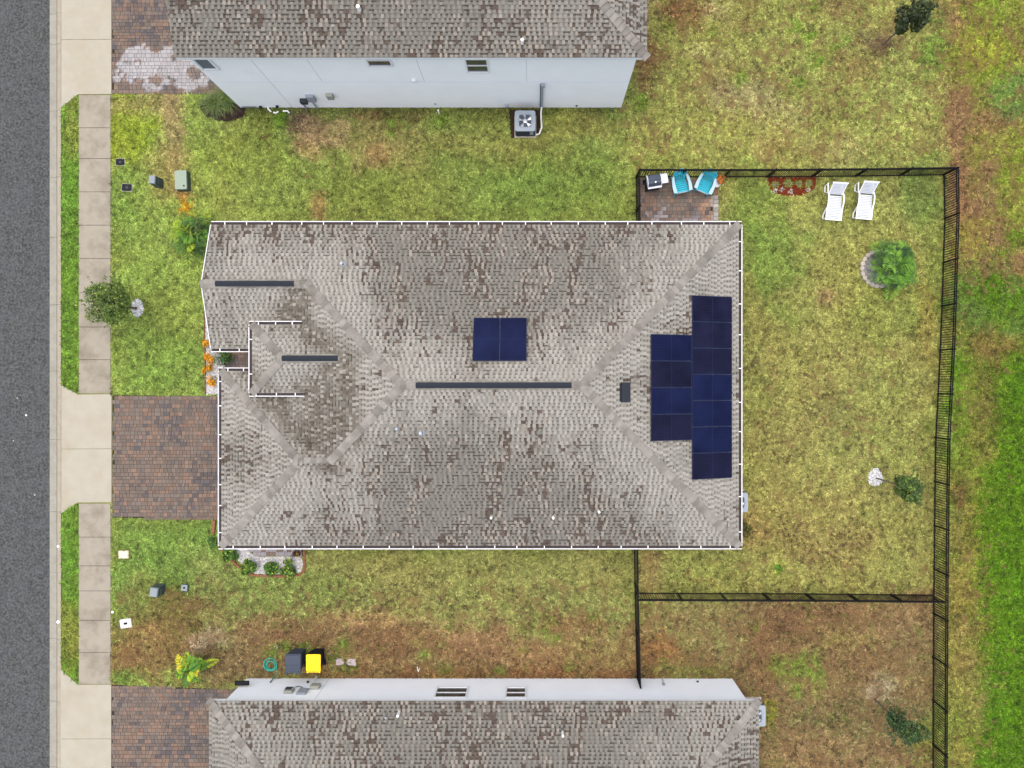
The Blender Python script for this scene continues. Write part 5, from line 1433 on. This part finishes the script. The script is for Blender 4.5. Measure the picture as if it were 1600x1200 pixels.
def grass_clump(label, px, py, r, h, n, width, cols, seed, curve=0.5, el=(20, 80), base_r=0.15, name='ornamental_grass', cat='grass clump', group=None):
    rng = np.random.default_rng(seed); t = thing(name, label, cat, P(px, py), 0, group)
    v, c = blade_fan(rng, n, r, h, width, [np.array(x) for x in cols], curve, el, base_r)
    link('blades', fast_mesh('blades', v, 4, M['leaf'], c), t)
    b = MB(); b.lathe([(base_r, 0), (base_r * 0.8, 0.08), (0.02, 0.1)], (0, 0, 0), 10); b.build('crown_base', M['bark'], t)
    return t
grass_clump('left fountain grass tuft on dark mulch at the corner of the grey house', 337, 163, 1.05, 0.9, 420, 0.02, [A(96, 116, 58), A(130, 146, 78), A(76, 98, 48)], 50, group='fountain grasses by the grey house')
grass_clump('right fountain grass tuft tight against the grey wall corner', 355, 156, 0.95, 0.9, 380, 0.02, [A(104, 126, 62), A(136, 152, 80), A(76, 98, 48)], 51, group='fountain grasses by the grey house')
# red mulch bed plants
RG = [A(120, 136, 54), A(150, 162, 76), A(90, 112, 42)]
nm = ['leftmost green tuft in the red mulch bed', 'second green tuft from the left in the red mulch bed', 'third green tuft from the left in the red mulch bed', 'rightmost green tuft in the red mulch bed']
for i, (px, py) in enumerate(((1211, 289), (1231, 287), (1248, 287.5), (1263, 287))):
    grass_clump(nm[i], px, py, 0.27, 0.8, 120, 0.03, RG, 60 + i, group='green tufts in the red mulch bed', base_r=0.1)
nm = ['leftmost pale silvery plant at the front of the red mulch bed', 'second pale silvery plant from the left in the red mulch bed', 'third pale silvery plant, between two others in the mulch', 'rightmost pale silvery plant at the front of the red mulch bed']
for i, (px, py) in enumerate(((1211, 299), (1222, 297), (1235, 299.5), (1262, 297))):
    grass_clump(nm[i], px, py, 0.20, 0.7, 34, 0.035, [A(214, 206, 204), A(186, 190, 170), A(150, 160, 120)], 70 + i, group='silvery plants in the red mulch bed', base_r=0.05, name='silver_plant', cat='plant')

def frond(rng, L, elev, width, nleaf, col_l, col_r, droop, lw, tip_up=False):
    """feather frond along +X; returns (quads, colours, rachis points)"""
    V = []; C = []; pts = []
    for i in range(11):
        f = i / 10; pts.append(np.array([L * f * math.cos(elev) , 0, L * f * math.sin(elev) - droop * L * f * f]))
    def at(f):
        g = f * 10; i = min(int(g), 9); return pts[i] + (pts[i + 1] - pts[i]) * (g - i)
    for i in range(nleaf):
        f = 0.16 + 0.84 * i / (nleaf - 1); p = at(f)
        ll = width * (math.sin(math.pi * min(1, 0.12 + f * 0.86)) ** 0.7) * rng.uniform(0.85, 1.15)
        for s in (-1, 1):
            fw = 0.55 + rng.uniform(-.1, .1)
            d = np.array([fw, s * 0.85, 0.12 + rng.uniform(-.1, .1)]); d /= np.linalg.norm(d)
            t_ = np.array([0.6, -s * 0.4, 0]) * lw
            m_ = p + d * ll * 0.55; e = p + d * ll - np.array([0, 0, 0.25 * ll])
            c = 2.0 * np.array(col_l if rng.random() < 0.6 else col_r) * rng.uniform(0.75, 1.25)
            V += [p, m_ + t_ * 0.5, e, m_ - t_ * 0.5]; C += [c] * 4
    return np.array(V), np.array(C), pts
def palm(label, px, py, trunks, nf, L, width, cols, seed, elev=(10, 75), droop=0.45, lw=0.05, name='palm', base_spread=0.1, nleaf=24, trunk_r=0.07, yellow=None, cat='palm', tint=None):
    rng = np.random.default_rng(seed); t = thing(name, label, cat, P(px, py))
    for ti in range(len(trunks)):
        tx, ty, th = trunks[ti]
        b = MB(); b.tube([(tx * 0.5, ty * 0.5, -0.02), (tx * 0.8, ty * 0.8, th * 0.5), (tx, ty, th)], [trunk_r * 1.2, trunk_r, trunk_r * 0.8], 8); b.build('trunk', M['bark'], t, smooth=True)
        for i in range(nf):
            az = i * 2.39996 + rng.uniform(-.3, .3); f = i / max(1, nf - 1)
            el = math.radians(elev[0] + (elev[1] - elev[0]) * f + rng.uniform(-6, 6)); LL = L * rng.uniform(0.8, 1.1) * (1 - 0.25 * f)
            cl, cr = cols[rng.integers(0, len(cols))], cols[rng.integers(0, len(cols))]
            if yellow is not None and rng.random() < yellow[1]: cl = yellow[0]
            v, c, pts = frond(rng, LL, el, width, nleaf, cl, cr, droop * rng.uniform(0.8, 1.2), lw)
            me = fast_mesh('frond', v, 4, M['leaf'], c)
            o = link('frond', me, t, (tx, ty, th), (rng.uniform(-.15, .15), 0, az))
            b = MB(); b.cc = tuple(np.array(cl) * 1.1); b.tube([tuple(p) for p in pts[::2]], [0.012, 0.01, 0.008, 0.006, 0.004, 0.003], 4); b.build('rachis', M['leaf'], o)
    return t
palm('feathery palm growing in a ring of scalloped edging on the back lawn', 1373, 420, [(0.34, 0.05, 0.8), (0.42, 0.30, 0.7), (0.42, -0.26, 0.65)], 24, 1.2, 0.44, [A(88, 136, 28), A(112, 156, 36), A(58, 100, 24), A(34, 62, 18)], 80, elev=(4, 68), lw=0.030, nleaf=32, droop=0.5)  # darkest green paints the shade inside the crown
palm('bushy green palm at the front left corner of the solar house', 309, 371, [(0.0, 0.05, 0.75), (-0.18, -0.3, 0.45), (0.12, 0.3, 0.5), (-0.25, 0.15, 0.4), (0.25, -0.12, 0.5)], 15, 1.12, 0.32, [A(92, 138, 24), A(150, 172, 28), A(60, 104, 20), A(36, 68, 16)], 81, elev=(0, 80), lw=0.02, nleaf=38, trunk_r=0.04)  # darker greens stand in for the shaded inside of the clump
palm('bright yellow green palm at the edge of the bottom driveway', 317, 1031, [(-0.12, -0.08, 1.15), (0.0, 0.0, 0.9), (-0.18, 0.05, 0.95)], 7, 0.95, 0.26, [A(124, 164, 24), A(84, 134, 22), A(160, 180, 28), A(60, 106, 20)], 82, elev=(5, 70), lw=0.060, nleaf=17, trunk_r=0.03, yellow=(A(216, 190, 26), 0.2))
# flower pot by the chairs
t = thing('flower_pot', 'pale round pot of orange red flowers at the patio corner', 'flower pot', P(1117.5, 289.5) + Vector((0, 0, 0.03)))
b = MB(); b.lathe([(0.12, 0), (0.16, 0.24), (0.175, 0.28), (0.15, 0.28), (0.14, 0.24)], (0, 0, 0), 20); b.build('pot', M['lid_white'], t, smooth=True)
rng = np.random.default_rng(90); q, nr, k = crown_pts(rng, 260, 0.27, 0.27, 0.22, 0.42, 7); q[:, 0] += 0.08; q[:, 1] += 0.12
link('flowers', leaf_mesh('flowers', q, nr, 0.08, 0.06, leafcols(rng, 260, A(200, 90, 30), A(230, 140, 50), A(110, 90, 60), 0.35), M['leaf'], rng), t)

# ------------------------------------------------------------------ stones, mulch, edging
def scatter(name, label, kind_poly, n, size, cols, m, seed, flat=0.6, chip=False, z=0.0, cat=None):
    rng = np.random.default_rng(seed); poly = [tuple(P(*p)[:2]) for p in kind_poly]
    xs = [p[0] for p in poly]; ys = [p[1] for p in poly]
    x = rng.uniform(min(xs), max(xs), n * 3); y = rng.uniform(min(ys), max(ys), n * 3); ins = point_in_poly(x, y, poly); x, y = x[ins][:n], y[ins][:n]; n = len(x)
    s = size * rng.uniform(0.6, 1.4, n); zz = z + rng.uniform(0, 0.02, n) + s * flat * 0.3
    a = rng.uniform(0, math.pi, n); u = np.stack([np.cos(a), np.sin(a), rng.uniform(-.3, .3, n)], 1); v = np.stack([-np.sin(a), np.cos(a), rng.uniform(-.3, .3, n)], 1); w = np.tile([0, 0, 1.0], (n, 1))
    asp = 0.28 if chip else 0.75
    c = np.stack([x, y, zz], 1)
    e = [c + u * s[:, None] / 2, c + v * (s * asp)[:, None] / 2, c - u * s[:, None] / 2, c - v * (s * asp)[:, None] / 2]
    top = c + w * (s * flat)[:, None] / 2; bot = c - w * (s * flat)[:, None] / 2
    F = []
    for i in range(4): F.append(np.stack([e[i], e[(i + 1) % 4], top], 1))
    for i in range(4): F.append(np.stack([e[(i + 1) % 4], e[i], bot], 1))
    V = np.concatenate([f.reshape(-1, 3) for f in F])
    cl = np.array(cols)[rng.integers(0, len(cols), n)] * rng.uniform(0.8, 1.15, n)[:, None]
    C = np.concatenate([np.repeat(cl, 3, 0)] * 8)
    b = MB(); b.cc = tuple(np.mean(np.array(cols), 0) * 0.75); b.prism(poly, -0.05, 0.012 + z); bed = b.mesh('bed', m)
    o = link(name, fast_mesh(name, V, 3, m, C)); o['kind'] = 'stuff'; tag(o, label, cat)
    link('bed_base', bed, o)
    return o
WS = [A(232, 231, 226, 1.5), A(216, 215, 212, 1.6), A(244, 242, 238, 1.4), A(190, 190, 190, 1.8)]
scatter('white_gravel', 'white gravel strip with flowers along the front wall', [(320, 488), (330, 494), (338, 548), (350, 560), (352, 600), (343, 616), (322, 617), (322, 560)], 1500, 0.06, WS, M['stone_pale'], 1, cat='gravel')
scatter('white_gravel', 'white gravel bed around the south corner shrubs', [(374, 855), (385, 858), (399, 869.5), (470, 869.5), (473.5, 880), (471, 893), (458, 897), (400, 897), (386, 888), (373, 876), (365, 858)], 2600, 0.055, WS, M['stone_pale'], 2, cat='gravel')
scatter('white_gravel', 'ring of white stones at the foot of the street tree', [(215 + 9.5 * math.cos(a), 481 + 14 * math.sin(a)) for a in np.linspace(0, 6.1, 18)], 420, 0.075, WS, M['stone_pale'], 3, cat='gravel')
scatter('white_gravel', 'ring of white stones around the bare trunked small tree', [(1367.5 + 11.5 * math.cos(a) * (1 + .1 * math.sin(3 * a)), 745.5 + 14 * math.sin(a)) for a in np.linspace(0, 6.1, 18)], 520, 0.07, WS, M['stone_pale'], 4, cat='gravel')
scatter('grey_stone_mulch', 'grey stones inside the scalloped palm ring', [(1373 + 25 * math.cos(a), 420 + 25 * math.sin(a)) for a in np.linspace(0, 6.1, 20)], 700, 0.07, [A(186, 182, 180, 1.7), A(206, 202, 200, 1.7), A(150, 146, 142)], M['stone_pale'], 5, cat='gravel')
scatter('red_mulch', 'red mulch bed against the north fence', [(1197, 277), (1275, 277), (1274, 290), (1266, 300), (1252, 305.5), (1226, 306), (1210, 302), (1201, 294)], 2600, 0.09, [A(156, 66, 36), A(176, 84, 48), A(120, 46, 28)], M['mulch'], 6, 0.3, True, cat='mulch')
scatter('dark_mulch', 'dark brown mulch around the fountain grasses', [(312, 168), (325, 150), (345, 146), (372, 158), (384, 170), (380, 183), (362, 190), (340, 189), (322, 182)], 1500, 0.09, [A(76, 56, 50), A(96, 74, 66), A(56, 42, 38)], M['mulch'], 7, 0.3, True, cat='mulch')
scatter('dark_mulch', 'bare dark soil strip around the upper air conditioner', [(795, 171), (846, 171), (848, 190), (842, 208), (832, 216), (798, 216)], 900, 0.07, [A(92, 74, 60), A(70, 54, 44), A(116, 94, 74)], M['mulch'], 8, 0.3, True, cat='soil')
# scalloped edging ring round the palm, brick edging of the south bed, brick beside the garage
t = thing('edging_ring', 'ring of scalloped concrete edging stones around the palm', 'edging', P(1373, 420))
eb = MB(); eb.lathe([(0.125, 0), (0.125, 0.10), (0.10, 0.13)], (0, 0, 0), 10); em = eb.mesh('edging_stone', M['edging'])
for k in range(22):
    a = 2 * math.pi * k / 22; o = link('edging_stone', em, t, (0.80 * math.cos(a), 0.80 * math.sin(a), 0), (0, 0, a), (0.85, 1.0, random.uniform(.85, 1.15)))
def brick_run(label, pts_px, step=6.6, w=0.09):
    pts = [P(*p) for p in pts_px]; t = thing('brick_edging', label, 'edging', pts[0]); b = MB(); b.box((0, 0, 0.04), (step / S0 - 0.012, w, 0.10)); me = b.mesh('brick', M['brick'])
    for a, c in zip(pts[:-1], pts[1:]):
        L = (c - a).length; n = max(1, round(L / (step / S0)))
        for i in range(n):
            q = a.lerp(c, (i + 0.5) / n); link('brick', me, t, q - pts[0], (0, 0, math.atan2(c.y - a.y, c.x - a.x) + random.uniform(-.06, .06)))
brick_run('brick edging curving round the south gravel bed', [(344, 850), (352, 866), (370, 882), (388, 895), (400, 898.5), (440, 900), (468, 898.5), (475.5, 892), (476, 868), (475, 852)])
b = MB(); q = P(335, 823); b.box((0, 0, 0.06), (0.13, 0.62, 0.13), R(-5)); o = b.build('edging_beam', M['brick']); o.location = q; tag(o, 'orange brick coloured edging beam beside the driveway corner', 'edging')
brick_run('thin dark edging along the front gravel strip', [(319.5, 488), (321, 550), (321.5, 616)], 9, 0.03)

# ------------------------------------------------------------------ grass blades
def lawn_mask(px, py):
    k = px > 96.5
    def cut(poly): 
        nonlocal k
        k = k & ~point_in_poly(px, py, poly)
    cut([(123.2, 146), (174, 146), (174, 617), (123.2, 617)]); cut([(123.2, 784), (174, 784), (174, 1071), (123.2, 1071)])
    cut([(90, -200), (176, -200), (176, 147), (122, 148), (96, 169)]); cut([(90, 601), (96, 601), (122, 616), (176, 616), (176, 785), (122, 785), (90, 804)]); cut([(90, 1043), (122, 1069), (176, 1069), (176, 1400), (90, 1400)])
    cut([(176, 617), (352, 618.5), (352, 812), (300, 811.6), (176, 808.5)]); cut([(175, -200), (395, -200), (395, 147), (175, 148)]); cut([(175, 1069), (395, 1078), (395, 1400), (175, 1400)])
    cut([(996, 278.5), (1122.5, 278.5), (1122.5, 380), (996, 380)])
    cut([(320, 488), (330, 494), (360, 540), (520, 540), (520, 617), (321.5, 617)])
    cut([(374, 855), (474, 840), (476, 868), (475.5, 893), (460, 899), (400, 898), (386, 890), (370, 878), (358, 858)])
    cut([(215 + 9.5 * math.cos(a), 481 + 14 * math.sin(a)) for a in np.linspace(0, 6.1, 18)]); cut([(1367.5 + 11.5 * math.cos(a), 745.5 + 14 * math.sin(a)) for a in np.linspace(0, 6.1, 18)])
    cut([(1373 + 27 * math.cos(a), 420 + 27 * math.sin(a)) for a in np.linspace(0, 6.1, 20)])
    cut([(1197, 277), (1275, 277), (1274, 290), (1266, 300), (1252, 305.5), (1226, 306), (1210, 302), (1201, 294)])
    cut([(312, 168), (325, 150), (345, 146), (372, 158), (384, 170), (380, 183), (362, 190), (340, 189), (322, 182)])
    cut([(795, 171), (846, 171), (848, 190), (842, 208), (832, 216), (798, 216)])
    # under the houses
    cut([(383, -200), (1000, -200), (970, 167), (377, 167)]); cut([(388, 1058), (1143, 1061), (1143, 1400), (388, 1400)]); cut([(395, 380), (1112, 380), (1112, 818), (400, 818)])
    for bx_ in ((181, 248, 196, 259), (190, 287.5, 208, 299), (278, 268, 299, 301), (246, 281, 256, 294), (186, 860.5, 202, 872), (188, 967, 206, 980.5), (245, 912, 258, 926), (285, 912, 296, 923)):
        cut([(bx_[0], bx_[1]), (bx_[2], bx_[1]), (bx_[2], bx_[3]), (bx_[0], bx_[3])])
    return k
NB = 1000000
bx = RNG.uniform(HX0 + 0.5, HX1 - 0.5, NB); by = RNG.uniform(HY0 + 0.5, HY1 - 0.5, NB)
bqx = bx * S0 + NX; bqy = NY - by * S0
keep = lawn_mask(bqx, bqy)
bx, by = bx[keep], by[keep]
n = len(bx)
bc = gsample(GC, bx + RNG.normal(0, 0.16, n), by + RNG.normal(0, 0.16, n)).copy()
sp = np.maximum(gsample(SPK, bx, by), gsample(MOT, bx, by) * 0.40)  # dark specks in mottled lawn also paint shaded gaps between clumps
spn = vnoise(bx * 4.0, by * 4.0, 3) * 0.35 + vnoise(bx * 10.5 + 3, by * 10.5, 5) * 0.65
dead_or_gap = spn > (0.865 - 0.28 * sp)
dead_or_gap &= sp > 0.05
tuft = vnoise(bx * 5.0, by * 5.0, 1) * 0.25 + vnoise(bx * 10, by * 10, 2) * 0.40 + vnoise(bx * 19, by * 19, 6) * 0.35
bc *= np.clip(1 + 2.7 * (tuft - 0.5), 0.30, 1.8)[:, None]  # random clump tone, widened to paint dark shaded gaps between tufts
bc *= RNG.uniform(0.62, 1.38, n)[:, None]
straw = (RNG.random(n) < 0.10)
bc[straw] = bc[straw] * 0.95 + np.array(A(196, 182, 118)) * 0.28
mo = gsample(MOT, bx, by)
mn = vnoise(bx * 3.1 + 5, by * 3.1, 2) * 0.5 + vnoise(bx * 7.7, by * 7.7 + 2, 4) * 0.5
dry = (mn > 0.80 - 0.30 * mo) & (mo > 0.02)
wet = (mn < 0.12 + 0.20 * mo) & (mo > 0.02)
bc[dry] = bc[dry] * 0.35 + np.array(A(150, 118, 80)) * 1.25 * 0.65 * RNG.uniform(0.6, 1.35, dry.sum())[:, None]
bc[wet] = bc[wet] * 0.6 + np.array(A(132, 150, 58)) * 1.3 * 0.4
bc[dead_or_gap] = bc[dead_or_gap] * 0.22 + np.array(A(96, 74, 54)) * RNG.uniform(0.6, 1.3, dead_or_gap.sum())[:, None]
ln = RNG.uniform(0.07, 0.15, n); wd_ = RNG.uniform(0.018, 0.034, n); an = RNG.uniform(0, 2 * math.pi, n); tl = RNG.uniform(R(3), R(26), n)
ln[dead_or_gap] *= 0.75
dx, dy = np.cos(an), np.sin(an)
z0 = RNG.uniform(0.002, 0.035, n)
z0[dead_or_gap] += 0.032
V = np.zeros((n, 3, 3), np.float32)
V[:, 0] = np.stack([bx - dy * wd_, by + dx * wd_, z0], 1)
V[:, 1] = np.stack([bx + dy * wd_, by - dx * wd_, z0], 1)
V[:, 2] = np.stack([bx + dx * ln * np.cos(tl), by + dy * ln * np.cos(tl), z0 + ln * np.sin(tl)], 1)
gr = link('grass', fast_mesh('grass', V.reshape(-1, 3), 3, M['grass'], np.repeat(np.clip(bc, 0.003, 0.8), 3, 0)))
tag(gr, 'short patchy lawn grass, green to straw brown, around the houses', 'grass', kind='stuff')
print('blades', n)
